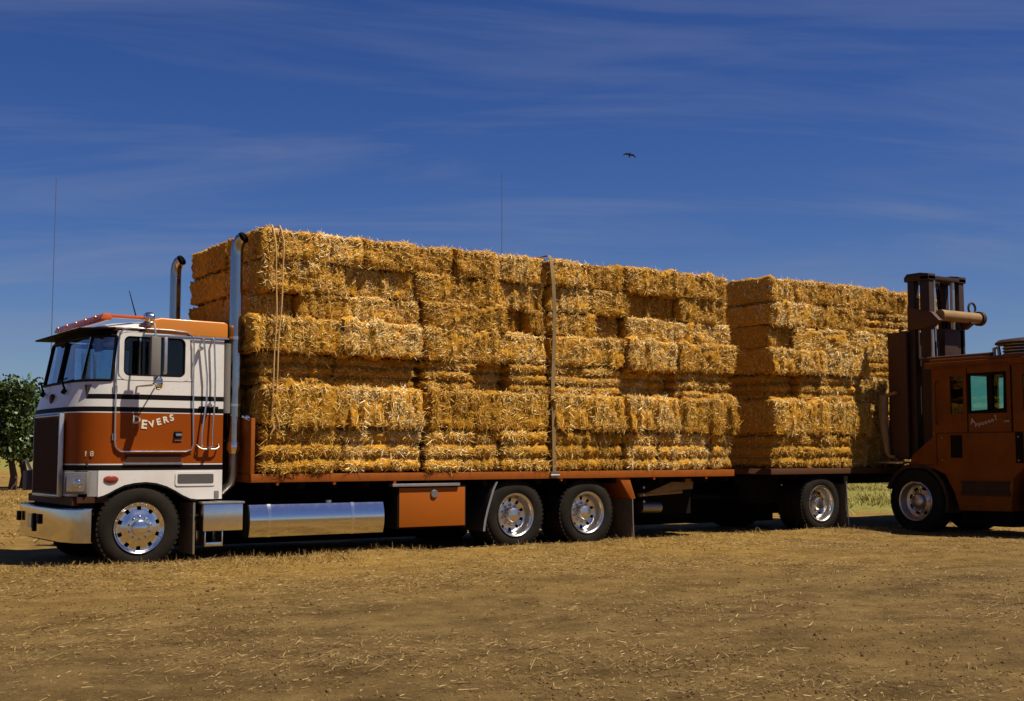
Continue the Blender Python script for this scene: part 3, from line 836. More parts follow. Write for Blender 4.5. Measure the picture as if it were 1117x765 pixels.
# side window frames with rounded corners and panes
def rrect(x0, x1, z0, z1, r, n=6):
    pts = []
    for (cx, cz, a0) in ((x1 - r, z1 - r, 0), (x0 + r, z1 - r, 90), (x0 + r, z0 + r, 180), (x1 - r, z0 + r, 270)):
        for k in range(n + 1):
            a = R(a0 + 90 * k / n); pts.append((cx + r * math.cos(a), cz + r * math.sin(a)))
    return pts
def ring(m, outer, inner, y0, y1, mat=0):
    n_ = len(outer)
    for k in range(n_):
        k2 = (k + 1) % n_
        A, B, Cc, Dd = outer[k], outer[k2], inner[k2], inner[k]
        m.add([(A[0], y0, A[1]), (B[0], y0, B[1]), (Cc[0], y0, Cc[1]), (Dd[0], y0, Dd[1])], [(0, 1, 2, 3)], mat)
        m.add([(Cc[0], y0, Cc[1]), (Dd[0], y0, Dd[1]), (Dd[0], y1, Dd[1]), (Cc[0], y1, Cc[1])], [(0, 1, 2, 3)], mat)
        m.add([(A[0], y0, A[1]), (B[0], y0, B[1]), (B[0], y1, B[1]), (A[0], y1, A[1])], [(0, 1, 2, 3)], mat)
door = MB()
door.box(-1.74, -.80, YN - .006, YN - .003, 1.345, 1.84, 1)
door.box(-1.74, -.80, YN - .006, YN - .003, 2.064, 2.27, 0)
door_o = door.build('door', [M['white'], M['orange']], truck)
m = MB()
inn = rrect(-1.665, -.905, 2.285, 2.765, .07)
ring(m, rrect(-1.72, -.85, 2.235, 2.815, .09), inn, YN - .010, YN + .03)
m.build('window_frame', M['white'], door_o)
m = MB(); ring(m, rrect(-1.668, -.902, 2.282, 2.768, .072), rrect(-1.645, -.925, 2.305, 2.745, .06), YN + .012, YN + .03)
m.box(-1.475, -1.455, YN + .01, YN + .028, 2.30, 2.75, 1)
m.build('window_seal', [M['black'], M['chrome']], door_o)
m = MB(); m.box(-1.66, -.91, YN + .022, YN + .026, 2.29, 2.76); m.build('window_pane', M['side_glass'], door_o)
m = MB(); m.box(-1.66, -.91, YF - .026, YF - .022, 2.29, 2.76); m.build('far_window_pane', M['glass'], truck)
# door trim tube
m = MB()
tr = [(-1.72, 2.80), (-1.745, 2.6), (-1.755, 2.2), (-1.755, 1.50), (-1.735, 1.42), (-1.68, 1.375), (-.88, 1.375), (-.81, 1.40), (-.785, 1.47), (-.80, 2.0), (-.805, 2.70), (-.83, 2.80), (-.90, 2.845), (-1.1, 2.86), (-1.55, 2.865), (-1.67, 2.85)]
m.path([(u, YN - .022, z) for u, z in tr], .011, 8, closed=True)
m.build('door_trim', M['alu'], door_o)
m = MB(); m.box(-1.03, -.93, YN - .022, YN - .006, 1.545, 1.62, 0); m.box(-1.02, -.94, YN - .045, YN - .022, 1.56, 1.60, 1); m.box(-1.03, -.93, YN - .020, YN - .006, 1.505, 1.522, 1)
m.build('door_handle', [M['black'], M['chrome']], door_o, bev=.004)
m = MB(); m.box(-1.62, -.93, YN - .004, YN + .002, 1.245, 1.345, 0); m.box(-1.64, -.91, YN - .022, YN - .002, 1.228, 1.242, 1)
m.build('step_recess', [M['maroon'], M['dull_alu']], truck)
m = MB(); 
for k, z in enumerate((2.24,)): m.box(-1.74, -.80, YN - .0075, YN - .0055, z - .006, z + .0)
m.build('door_crease', M['black'], door_o)
for z in (1.55, 2.12):
    m = MB(); m.box(-1.785, -1.735, YN - .016, YN - .003, z - .04, z + .04); m.path([(-1.76, YN - .018, z - .045), (-1.76, YN - .018, z + .045)], .009, 8); m.build('hinge', M['steel'], door_o)
def name_place(i, n):
    xs = [-1.50, -1.405, -1.30, -1.215, -1.13, -1.055]
    zs = [1.715, 1.655, 1.672, 1.700, 1.727, 1.752]
    sc = [1.12, 1.25, .95, .95, .95, .95]
    return Matrix.Translation((xs[i], YN - .009, zs[i])) @ Matrix.Rotation(R(90), 4, 'X') @ Matrix.Rotation(R(14 if i > 1 else -4), 4, 'Z') @ Matrix.Scale(sc[i], 4)
text_mesh('lettering', 'DEVERS', M['letters'], door_o, 0.115, name_place, .003, .004)
text_mesh('fleet_number', '18', M['letters'], truck, 0.085, lambda i, n: Matrix.Translation((-2.06 + .06 * i, YN + .085 - .04 * i, 1.32)) @ Matrix.Rotation(R(-34), 4, 'Z') @ Matrix.Rotation(R(90), 4, 'X'), .004, .002)
# windscreen panes and pillars
def pane_between(js, name, inset=.012):
    m = MB()
    za, zb = 2.225, 2.765
    oa, ob = outline(za), outline(zb)
    for j in js:
        A, B, C2, D2 = oa[j], oa[j + 1], ob[j + 1], ob[j]
        m.add([(A[0] + inset, A[1], za), (B[0] + inset, B[1], za), (C2[0] + inset, C2[1], zb), (D2[0] + inset, D2[1], zb)], [(0, 1, 2, 3)])
    return m
ws = empty('windshield', (-2.1, YC, 2.2), truck)
pane_between((9, 10, 11), 'pane').build('pane', M['glass'], ws)
pane_between((12, 13, 14), 'pane').build('pane', M['glass'], ws)
pane_between((6, 7, 8), 'corner_pane').build('corner_pane', M['glass'], ws)
pane_between((15, 16, 17), 'corner_pane').build('corner_pane', M['glass'], ws)
m = MB()
oa, ob = outline(2.225), outline(2.765)
for zz, oo in ((2.225, oa), (2.765, ob)):
    m.path([(p[0] - .004, p[1] + (.0 if 7 < k < 17 else (-.006 if k < 8 else .006)), zz) for k, p in enumerate(oo) if 6 <= k <= 18], .016, 8)
for j in (6, 9, 12, 15, 18):
    m.path([(oa[j][0] - .003, oa[j][1], 2.225), (ob[j][0] - .003, ob[j][1], 2.765)], .020 if j != 12 else .022, 8)
m.build('windshield_rubber', M['black'], ws)
m = MB(); m.path([(oa[9][0] - .02, oa[9][1] - .015, 2.24), (ob[9][0] - .02, ob[9][1] - .015, 2.75)], .008, 8)
m.build('pillar_trim', M['chrome'], ws)
m = MB(); m.box(-1.83, -1.80, .50, .78, 2.60, 2.72); m.build('interior_mirror', M['interior'], ws, bev=.01)
for v in (.78, 1.78):
    m = MB(); m.path([(-2.17, v, 2.13), (-2.19, v, 2.17), (-2.16, v + .20, 2.26)], .013, 8); m.path([(-2.20, v, 2.08), (-2.17, v, 2.13)], .028, 8); m.path([(-2.145, v + .02, 2.27), (-2.135, v + .42, 2.25)], .009, 6)
    m.build('wiper', M['black'], truck)
# visor, roof, fairing, light bar
m = MB()
vis = [(-2.17, .22, 2.825), (-2.17, 2.32, 2.825), (-1.78, 2.45, 2.842), (-1.78, .09, 2.842)]
m.add([(p[0], p[1], p[2]) for p in vis] + [(p[0], p[1], p[2] + .022) for p in vis], [(0, 1, 2, 3), (4, 5, 6, 7), (0, 1, 5, 4), (1, 2, 6, 5), (2, 3, 7, 6), (3, 0, 4, 7)])
m.build('sun_visor', [M['dark']], truck, bev=.006)
m = MB()
ro = outline(2.83)
def shrink(o, k, dz, fr=0.0):
    return [(u + (k + fr if u < -1.2 else -k * .2), v + (k if v < YC else -k), 2.83 + dz) for u, v in o]
lv = [shrink(ro, -.008, .020), shrink(ro, -.015, .035), shrink(ro, .02, .06, .05), shrink(ro, .09, .11, .16), shrink(ro, .22, .15, .30), shrink(ro, .40, .165, .3)]
for a, b in zip(lv[:-1], lv[1:]):
    nn = len(a)
    for k in range(nn): m.add([a[k], a[(k + 1) % nn], b[(k + 1) % nn], b[k]], [(0, 1, 2, 3)])
m.add(lv[-1], [tuple(range(len(lv[-1])))])
m.build('roof', M['white'], truck, ang=60)
m = MB()
m.prism([(-1.42, 2.80), (-.36, 2.795), (-.36, 2.975), (-.40, 3.0), (-1.22, 3.01), (-1.38, 2.97)], 'y', YN - .012, YF + .012)
m.build('roof_fairing', M['roof_orange'], truck, bev=.03, seg=3)
m = MB(); m.box(-1.43, -.35, YN - .022, YN - .010, 2.785, 2.80); m.build('drip_rail', M['chrome'], truck)
lb = MB()
lb.prism([(-1.93, 2.955), (-1.80, 2.955), (-1.78, 3.0), (-1.82, 3.035), (-1.90, 3.03)], 'y', .20, 2.34)
lb.prism([(-1.80, .20), (-1.80, .29), (-1.36, .27), (-1.36, .18)], 'z', 2.985, 3.025)
lbo = lb.build('roof_marker_bar', M['bar_orange'], truck, bev=.012)
for k in range(5):
    v = .42 + k * .42
    m = MB(); m.lathe([(.026, .0), (.026, -.012), (.018, -.02), (.0005, -.023)], (-1.93, v, 2.995), 14, axis='x'); m.build('marker_lamp', M['amber'], lbo)
m = MB(); m.lathe([(.0005, -.065), (.05, -.06), (.066, -.03), (.066, .03), (.05, .05), (.0005, .055)], (-1.37, .11, 3.0), 20, axis='x'); m.path([(-1.37, .14, 2.9), (-1.37, .12, 2.96)], .015, 8)
m.build('roof_spotlight', M['chrome'], truck)
m = MB(); m.path([(-1.45, .35, 3.0), (-1.55, .35, 3.34)], [.009, .005], 8); m.build('antenna', M['black'], truck)
# grille and headlamps
g = MB()
g.box(-2.275, -2.235, .545, 1.72, .86, 1.80, 0)
for k in range(24): g.box(-2.289, -2.275, .565 + k * .0478, .582 + k * .0478, .88, 1.78, 1)
for z in (1.1, 1.33, 1.56): g.box(-2.283, -2.275, .56, 1.71, z, z + .012, 1)
gr_ = g.build('grille', [M['maroon'], M['maroon']], truck)
m = MB()
for (a, b, c_, d_) in ((.523, .545, .835, 1.83), (1.72, 1.742, .835, 1.83), (.545, 1.72, .835, .86), (.545, 1.72, 1.80, 1.83)):
    m.box(-2.292, -2.235, a, b, c_, d_)
m.build('grille_surround', M['dull_alu'], gr_, bev=.006)
m = MB(); m.lathe([(.0005, -.03), (.05, -.028), (.062, -.015), (.064, .01)], (-2.19, YC, 2.03), 24, axis='x'); m.build('emblem', M['maroon'], truck)
for s_ in (0, 1):
    # the lamp follows the rounded corner: a bezel box turned about 45 degrees outward
    c0 = Vector((-2.145, .235 if s_ == 0 else 2 * YC - .235, 1.0)); an = R(-33) if s_ == 0 else R(33)
    hl = MB(); hl.box(-.135, .135, -.05, .015, -.125, .135, 0)
    def tf(mb):
        rot = Matrix.Rotation(an - R(0) , 3, 'Z')
        out = []
        for p in mb.v:
            q = rot @ Vector((p[0], p[1] if s_ == 0 else -p[1], p[2])); out.append(tuple(c0 + q))
        mb.v = out
    tf(hl); h_o = hl.build('headlight', [M['grey']], truck, bev=.012)
    l = MB(); l.box(-.105, .105, -.06, -.045, -.095, .105); tf(l); l.build('lens', M['lens'], h_o, bev=.006)
    b_ = MB(); b_.lathe([(.05, .0), (.045, -.012), (.0005, -.018)], (0.02, -.06, .0), 16); tf(b_); b_.build('bulb', M['chrome'], h_o)
m = MB(); m.lathe([(.0005, -.022), (.6, -.018), (.9, -.01), (1.0, .004)], (0, 0, 0), 24); m.v = [(-1.78 + p[0] * .092, YN - .006 + p[1], 1.045 + p[2] * .046) for p in m.v]
m.build('side_marker_lamp', M['red_lens'], truck)
v_ = MB(); ring(v_, rrect(-1.0, -.49, .955, 1.125, .03), rrect(-.975, -.515, .98, 1.10, .02), YN - .012, YN + .0)
v_o = v_.build('side_vent', M['white'], truck)
m = MB(); m.box(-.975, -.515, YN - .008, YN - .004, .98, 1.10)
for k in range(9): m.box(-.97, -.52, YN - .011, YN - .008, .985 + k * .0125, .991 + k * .0125)
m.build('vent_louvre', M['grey'], v_o)
m = MB(); m.box(-.50, -.44, YN - .010, YN - .003, .80, .89); m.build('reflector', M['grey'], truck, bev=.004)
# bumper
m = MB()
pl = [(-2.03, .02), (-2.12, .03), (-2.22, .10), (-2.30, .24), (-2.345, .5), (-2.365, .9), (-2.37, YC)]
pl = pl + [(u, 2 * YC - v) for u, v in pl[:-1]][::-1]
prof = [(.31, .02), (.318, .004), (.322, .0015), (.33, .001), (.52, .0005), (.690, .0), (.698, .0015), (.702, .004), (.71, .02)]
for a, b in zip(pl[:-1], pl[1:]):
    for (z0, d0), (z1, d1) in zip(prof[:-1], prof[1:]):
        m.add([(a[0] + d0, a[1], z0), (b[0] + d0, b[1], z0), (b[0] + d1, b[1], z1), (a[0] + d1, a[1], z1)], [(0, 1, 2, 3)])
for zz, dd in ((.31, .02), (.71, .02)):
    for a, b in zip(pl[:-1], pl[1:]):
        m.add([(a[0] + dd, a[1], zz), (b[0] + dd, b[1], zz), (b[0] + dd + .08, b[1] + (0.0), zz), (a[0] + dd + .08, a[1], zz)], [(0, 1, 2, 3)])
bump = m.build('bumper', M['chrome'], truck, ang=30)
for v in (.95, 1.98):
    m = MB(); m.box(-2.392, -2.35, v, v + .10, .50, .62); m.build('tow_slot', M['black'], bump, bev=.008)
m = MB(); m.box(-2.392, -2.372, 1.22, 1.28, .40, .62, 0); m.box(-2.395, -2.375, 1.30, 1.50, .44, .60, 1); m.build('licence_plate', [M['black'], M['dull_alu']], bump)
# grab rails and mirrors
for u, z0 in ((-.69, 1.43), (-.555, 1.43)):
    m = MB(); m.path([(u, YN, 2.79), (u, YN - .05, 2.77), (u + (.02 if u > -.6 else .05), YN - .055, 2.3), (u + (.02 if u > -.6 else .05), YN - .055, 2.0), (u, YN - .055, 1.6), (u - .0, YN - .055, z0)], .012, 8)
    m.build('grab_rail', M['alu'], truck)
m = MB(); m.path([(-.74, YN, 1.46), (-.73, YN - .05, 1.43), (-.68, YN - .055, 1.405), (-.51, YN - .055, 1.405), (-.47, YN - .05, 1.43), (-.46, YN, 1.47)], .011, 8); m.build('grab_rail', M['steel'], truck)
for (u, z, r) in ((-.60, 1.945, .03), (-.60, 1.42, .026), (-.725, 2.65, .028)):
    m = MB(); m.lathe([(.0005, -r * 1.6), (r * .7, -r * 1.3), (r, -r * .4), (r, r), (.6 * r, r * 1.8)], (u, YN - .055, z), 14); m.build('rail_boss', M['chrome'], truck)
m = MB(); m.box(-.72, -.47, YN - .018, YN - .004, 1.895, 1.935); m.build('latch_plate', M['black'], truck, bev=.004)
for s_ in (0, 1):
    y = YN - .33 if s_ == 0 else YF + .33
    sg = 1 if s_ == 0 else -1
    mi = empty('mirror', (-1.38, y, 2.3), truck)
    m = MB(); m.box(-1.445, -1.325, y - .02 * sg, y + .045 * sg, 2.275, 2.745); m.build('mirror_head', M['grey'], mi, bev=.02)
    m = MB(); m.box(-1.285, -1.245, y - .015 * sg, y + .03 * sg, 2.30, 2.745); m.build('mirror_frame', M['dull_alu'], mi, bev=.01)
    m = MB(); yb = YN - .005 if s_ == 0 else YF + .005
    m.path([(-1.40, yb, 2.90), (-1.39, y + .05 * sg, 2.90), (-1.385, y + .03 * sg, 2.80), (-1.385, y + .05 * sg, 2.5), (-1.385, y + .03 * sg, 2.20), (-1.40, y + .06 * sg, 2.165), (-1.50, yb, 2.16)], .012, 8)
    m.path([(-1.385, y + .05 * sg, 2.22), (-1.25, yb, 2.2)], .009, 8)
    m.build('mirror_bracket', M['dull_alu'], mi)
    m = MB(); m.lathe([(.0005, .03), (.07, .025), (.085, .0), (.08, -.03), (.0005, -.055)], (-1.34, y, 2.19), 20, axis='x'); m.build('convex_mirror', M['chrome'], mi)
# exhaust stacks with heat shields
for s_ in (0, 1):
    y = .27 if s_ == 0 else 2.56
    ex = empty('exhaust_stack', (-.22, y, .9), truck)
    top = 4.10
    m = MB()
    p = [(-.20, y, 1.42), (-.20, y, 3.0), (-.20, y, top - .22), (-.199, y - .004, top - .13), (-.192, y - .02, top - .06), (-.178, y - .055, top - .01), (-.155, y - .105, top + .015)]
    m.path(p, .078, 20, cap=False); m.build('pipe', M['smoky_chrome'], ex)
    e = Vector(p[-1]) - Vector((.012, 0, .006))
    m = MB(); m.path([tuple(e - Vector((.02, 0, .01))), tuple(e)], .075, 20); m.build('bore', M['dark'], ex)
    m = MB(); m.path([(-.20, y, 1.35), (-.20, y, 1.41), (-.20, y, 1.45), (-.20, y, 1.50)], [.06, .085, .085, .078], 20); m.build('flange', M['alu'], ex)
    m = MB(); m.path([(-.20, y, 1.40), (-.20, y, 1.1), (-.22, y + .03, .98), (-.30, y + .1, .88), (-.42, y + .2, .84)], .055, 16); m.build('elbow', M['steel'], ex)
    m = MB(); m.path([(-.20, y, 2.80), (-.20, y, 2.84)], .084, 20); m.path([(-.20, y, 1.95), (-.20, y, 1.98)], .082, 20); m.build('clamp', M['alu'], ex)
m = MB(); m.path([(-.335, .22, 1.86), (-.335, .22, 2.74)], .055, 16); m.build('air_intake', M['grey'], truck, bev=0)
m = MB(); m.box(-.385, -.30, .4, 2.2, 1.0, 2.55); m.build('cab_rear_panel', M['dark'], truck)
# step box, tank, toolbox
st = MB(); st.box(-.68, -.17, -.005, .40, .40, .73); st_o = st.build('step_box', M['alu'], truck, bev=.012)
m = MB(); m.box(-.70, -.15, -.012, .40, .732, .758); m.build('step_tread', M['dull_alu'], st_o, bev=.005)
m = MB(); m.box(-.66, -.645, .0, .3, .215, .40); m.box(-.44, -.425, .0, .3, .215, .40); m.box(-.645, -.44, -.004, .3, .215, .265); m.build('lower_step', M['alu'], st_o, bev=.004)
m = MB(); m.box(-.80, -.70, .12, .145, .58, .61); m.box(-.775, -.755, .08, .6, .12, .75); m.build('front_mudflap', M['flap'], truck)
m = MB(); m.path([(-.78, .075, .74), (-.78, .07, .45), (-.775, .075, .13)], .008, 6); m.build('flap_edge', M['alu'], truck)
def tank_prof(g=0.0):
    fr_ = []
    for k in range(15):
        a_ = R(-23 + 46 * k / 14); fr_.append((.03 + .49 * (1 - math.cos(a_)) - g, .50 + .49 * math.sin(a_)))
    c1 = [(.075 - g * .5, .30 - g), (.40, .30 - g), (.45, .34), (.45, .66), (.40, .705 + g), (.075 - g * .5, .705 + g)]
    return c1[:1][::-1] + fr_ + [c1[5], c1[4], c1[3], c1[2], c1[1]]
t_ = MB(); t_.prism(tank_prof(), 'x', -.06, 1.85); tk = t_.build('fuel_tank', M['chrome'], truck, ang=40)
m = MB(); m.prism(tank_prof(.003), 'x', -.078, -.063); m.build('dark_end_plate', M['dark'], tk)  # dark plate added to cover the tan reflection on the tank end
for u in (.18, 1.36):
    m = MB(); m.prism(tank_prof(.004), 'x', u, u + .05); m.build('tank_strap', M['alu'], tk, ang=40)
m = MB(); m.lathe([(.05, .0), (.05, .05), (.04, .06), (.0005, .06)], (1.1, .20, .69), 18, axis='z'); m.build('filler_cap', M['dull_alu'], tk)
tb = MB(); tb.box(2.05, 3.15, .04, .62, .33, .935); tbo = tb.build('toolbox', M['dark'], truck, bev=.01)
m = MB(); m.box(2.075, 3.125, .028, .042, .355, .885); m.build('toolbox_door', M['box_orange'], tbo, bev=.006)
m = MB(); m.box(1.95, 3.02, -.012, .10, .905, .945); m.build('toolbox_lip', M['dull_alu'], tbo, bev=.006)
m = MB(); m.lathe([(.0005, -.02), (.05, -.02), (.06, -.008), (.062, .0)], (2.62, .026, .80), 22); m.build('latch', M['steel'], tbo)
# deck
d_ = MB(); d_.box(-.06, 8.29, .04, 2.54, 1.0, 1.085, 0); dk = d_.build('deck', M['dark'], truck)
m = MB(); m.box(-.07, 8.30, .0, .045, .985, 1.092); m.box(8.255, 8.305, .045, 2.54, .985, 1.092); m.box(-.07, -.02, .045, 2.54, .985, 1.092); m.build('edge_rail', M['deck'], dk, bev=.008)
m = MB()
for k in range(18): m.box(.15 + k * .47, .23 + k * .47, .06, 2.5, .90, .999)
m.build('cross_member', M['dark'], dk)
for u in (.3, 1.1, 2.0, 4.8, 6.6, 7.7):
    m = MB(); m.lathe([(.0005, -.016), (.02, -.014), (.024, .0)], (u, .03, .968), 12); m.build('deck_lamp', M['amber'], dk)
hb = MB(); hb.box(-.075, -.02, .01, .07, 1.092, 1.80); hb.box(-.075, -.02, 2.47, 2.53, 1.092, 1.80); hb.box(-.07, -.03, .07, 2.47, 1.092, 1.78)
hb.build('headboard', M['deck'], truck, bev=.008)
m = MB()
for k in range(4): m.path([(-.12, .25 + k * .1, 1.75), (-.22, .3 + k * .1, 1.6 - .05 * k), (-.33, .5 + k * .1, 1.72)], .014, 8)
m.build('air_hose', M['black'], truck)
m = MB(); m.lathe([(.0005, -.05), (.03, -.045), (.04, .0), (.03, .04)], (-.10, .12, 1.80), 14); m.path([(-.16, .12, 1.82), (-.04, .10, 1.76)], .018, 8); m.build('hose_coupling', M['chrome'], truck)
# chassis
m = MB()
for y in (.83, 1.62): m.box(-1.9, 8.1, y, y + .09, .62, .90)
m.box(-.6, 3.4, 1.9, 2.45, .09, .85); m.box(.1, 3.3, .95, 1.6, .35, .8); m.box(3.5, 5.9, .92, 1.62, .3, .7); m.box(5.9, 8.9, 1.72, 2.4, .13, .9); m.box(5.95, 8.2, .95, 1.6, .35, .7)  # low far-side dark masses added to block the sunlit ground beyond
m.build('chassis', M['dark'], truck)
m = MB()
for u in (4.0, 5.3, -1.43): m.path([(u, .4, .46), (u, 2.14, .46)], .09, 14)
m.build('axle', M['dark'], truck)
fw = front_wheel(truck, -1.43, .13, .46); mirror_wheel(fw, truck, 2.28)
rw = dual_wheel(truck, 4.0, .05, .47); mirror_wheel(rw, truck, 2.44)
rw2 = dual_wheel(truck, 5.3, .05, .47); mirror_wheel(rw2, truck, 2.44)
cv = [(3.64, .95), (3.58, .84), (3.53, .70), (3.48, .55), (3.44, .40), (3.42, .26)]
for y0, y1 in ((.02, .62), (1.92, 2.5)):
    m = MB()
    for (a, b) in zip(cv[:-1], cv[1:]): m.add([(a[0], y0, a[1]), (b[0], y0, b[1]), (b[0], y1, b[1]), (a[0], y1, a[1]), (a[0] + .035, y0, a[1]), (b[0] + .035, y0, b[1]), (b[0] + .035, y1, b[1]), (a[0] + .035, y1, a[1])], [(0, 1, 2, 3), (4, 5, 6, 7), (0, 1, 5, 4), (3, 2, 6, 7)])
    m.build('quarter_fender', M['dull_alu'], truck)
for y0 in (.02, 1.95):
    m = MB(); m.prism([(5.90, .98), (6.10, .98), (6.22, .66), (6.12, .66), (6.02, .80)], 'y', y0, y0 + .56); b_ = m.build('flap_bracket', M['deck'], truck, bev=.006)
    m = MB(); m.box(6.14, 6.165, y0, y0 + .58, .09, .655); m.build('mudflap', M['flap'], truck)
    m = MB(); m.path([(6.15, y0 - .006, .66), (6.155, y0 - .008, .35), (6.17, y0 - .006, .09)], .011, 6); m.build('flap_edge', M['dull_alu'], truck)
m = MB(); m.prism([(6.75, .74), (6.95, .80), (7.35, .93), (7.72, .955), (7.70, .78), (7.3, .76), (7.0, .72)], 'y', .35, .41); m.path([(6.6, .4, .70), (7.5, .4, .74)], .03, 8); m.build('rear_bracket', M['tan'], truck)
m = MB(); m.path([(6.75, .55, .50), (7.15, .55, .49)], .09, 16); m.build('air_tank', M['steel'], truck)
for z in (.60, .70, .82):
    m = MB(); m.lathe([(.0005, -.012), (.018, -.01), (.022, .0)], (6.62, .30, z), 12); m.build('small_lamp', M['dull_alu'], truck)

# ------------------------------------------------------------------ trailer
trl = empty('flatbed_trailer', (12.5, 1.27, 0))
tag(trl, 'dark flatbed trailer coupled behind the truck under the shorter straw load', 'trailer')
d_ = MB(); d_.box(9.18, 19.5, .04, 2.54, 1.0, 1.09); dk = d_.build('deck', M['dark'], trl)
m = MB(); m.box(9.15, 19.53, .0, .045, 1.0, 1.10); m.box(9.15, 9.2, .045, 2.54, 1.0, 1.10); m.build('edge_rail', M['trailer_steel'], dk, bev=.008)
m = MB()
for k in range(22): m.box(9.3 + k * .46, 9.38 + k * .46, .06, 2.5, .93, .999)
m.build('cross_member', M['dark'], dk)
m = MB()
for y in (.83, 1.62): m.box(9.2, 19.4, y, y + .09, .80, .95)
m.box(9.7, 11.0, .9, 1.65, .3, .62); m.box(8.95, 10.95, 1.72, 2.1, .12, .95); m.box(9.2, 10.0, .6, .83, .5, .95)  # includes a low far-side dark mass added to hide sunlit ground behind
m.build('chassis', M['dark'], trl)
m = MB(); m.path([(8.25, 1.27, .62), (9.0, 1.22, .60), (9.8, .95, .55)], .05, 10); m.path([(8.25, 1.27, .62), (9.0, 1.32, .60), (9.8, 1.6, .55)], .05, 10); m.lathe([(.05, -.03), (.09, -.03), (.09, .03), (.05, .03), (.05, -.03)], (8.18, 1.27, .62), 20, axis='z'); m.build('drawbar', M['dark'], trl)
m = MB()
for u in (10.40, 17.6, 18.85): m.path([(u, .4, .48), (u, 2.14, .48)], .08, 14)
m.build('axle', M['dark'], trl)
w1 = dual_wheel(trl, 10.40, .05, .49, .48); mirror_wheel(w1, trl, 2.44)
for du in (7.2, 8.45):
    w2 = dup(w1, (du, 0, 0), trl); mirror_wheel(w2, trl, 2.44)
for y0 in (.02, 1.95):
    m = MB(); m.box(10.96, 11.06, y0, y0 + .56, .82, .99); m.build('flap_bracket', M['dark'], trl)
    m = MB(); m.box(11.0, 11.025, y0, y0 + .58, .10, .82); m.build('mudflap', M['flap'], trl)
    m = MB(); m.path([(11.01, y0 - .006, .86), (11.03, y0 - .008, .45), (11.05, y0 - .006, .10)], .011, 6); m.build('flap_edge', M['dull_alu'], trl)

# ------------------------------------------------------------------ straps
def hang(pts, r, wob=0.0):
    m = MB(); m.path(pts, r, 8); return m
for i, (u, zb) in enumerate(((.165, 1.78), (.275, 1.86))):
    pts = [(u + .03, 1.0, 4.31), (u + .02, .3, 4.30), (u + .01, .04, 4.29), (u, -.04, 4.22)]
    for k in range(1, 15):
        t = k / 14; z = 4.22 + (zb - 4.22) * t
        pts.append((u + .02 * math.sin(t * 5 + i) - (.05 if i == 1 else -.02) * t, -.075 - .04 * math.sin(t * 3.0) - .012 * math.sin(t * 17 + i), z))
    m = hang(pts, .010)
    e = pts[-1]
    m.path([e, (e[0] + .03, e[1] - .01, e[2] - .10), (e[0] + (.05 if i else -.02), e[1], e[2] - .2)], [.013, .018, .006], 8)
    o = m.build('tie_rope', M['rope'])
    tag(o, ['sisal rope hanging down the bales just behind the exhaust, the one nearer the cab', 'sisal rope hanging beside the first rope, the one farther from the cab'][i], 'rope', 'ropes hanging over the truck load')
m = MB()
sp = [(4.60, .9, 4.295), (4.60, .25, 4.29), (4.59, .03, 4.285), (4.585, -.03, 4.22), (4.60, -.06, 3.9), (4.63, -.05, 3.5), (4.645, -.02, 3.1), (4.645, .0, 2.7), (4.63, .0, 2.3), (4.63, -.02, 1.9), (4.635, -.02, 1.5), (4.64, -.02, 1.15), (4.64, -.012, 1.02)]
for a, b in zip(sp[:-1], sp[1:]):
    w = .032
    q = []
    for p in (a, b):
        for dx, dn in ((-w, 0), (w, 0), (w, -.006), (-w, -.006)):
            q.append((p[0] + dx, p[1] + (dn if p[2] < 4.25 else 0), p[2] - (dn if p[2] > 4.25 else 0)))
    m.add(q, [(0, 1, 5, 4), (1, 2, 6, 5), (2, 3, 7, 6), (3, 0, 4, 7)])
stp = m.build('tie_down_strap', M['strap_tan'])
tag(stp, 'flat tan webbing strap running down the middle of the truck load to the deck', 'strap')
m = MB(); m.box(4.58, 4.70, -.03, -.005, 1.0, 1.09); m.path([(4.56, -.035, 1.03), (4.72, -.035, 1.03)], .02, 10); m.build('ratchet', M['steel'], stp)

# ------------------------------------------------------------------ hay loader on the right
lift = empty('hay_loader', (12.6, -2.5, 0))
tag(lift, 'dark orange hay loader with tall lift mast clamping bales beside the trailer', 'loader')
UL, UR = 11.80, 13.55
# lower body
m = MB()
body = [(-.70, 1.10), (-.78, 1.32), (-1.20, 1.62), (-1.24, 1.70), (-2.92, 1.70), (-3.05, 1.78), (-5.6, 1.78), (-5.6, .55), (-4.3, .55), (-4.22, .95), (-3.95, 1.16), (-3.45, 1.22), (-2.95, 1.14), (-2.74, .95), (-2.68, .42), (-1.72, .40), (-1.62, .70), (-1.45, 1.0), (-1.20, 1.10)]
m.prism(body, 'x', UL, UR)
bd = m.build('body', M['lift_orange'], lift, bev=.012)
m = MB(); m.box(UL - .012, UL - .002, -1.80, -1.58, 1.28, 1.66); m.build('side_vent', M['black'], bd, bev=.004)
m = MB(); m.box(UL - .02, UL - .003, -2.68, -1.76, .86, .90); m.box(UL - .02, UL - .003, -2.68, -1.76, .66, .73); m.box(UL - .018, UL - .003, -2.66, -1.78, .735, .855); m.build('step_plate', M['lift_dark'], bd)
m = MB()
fa = [(-.85 + .66 * math.cos(a), .52 + .66 * math.sin(a)) for a in np.linspace(R(20), R(195), 16)]
fb = [(-.85 + .60 * math.cos(a), .52 + .60 * math.sin(a)) for a in np.linspace(R(20), R(195), 16)]
m.prism(fa + fb[::-1], 'x', UL - .01, UL + .5)
m.build('front_fender', M['lift_dark'], lift)
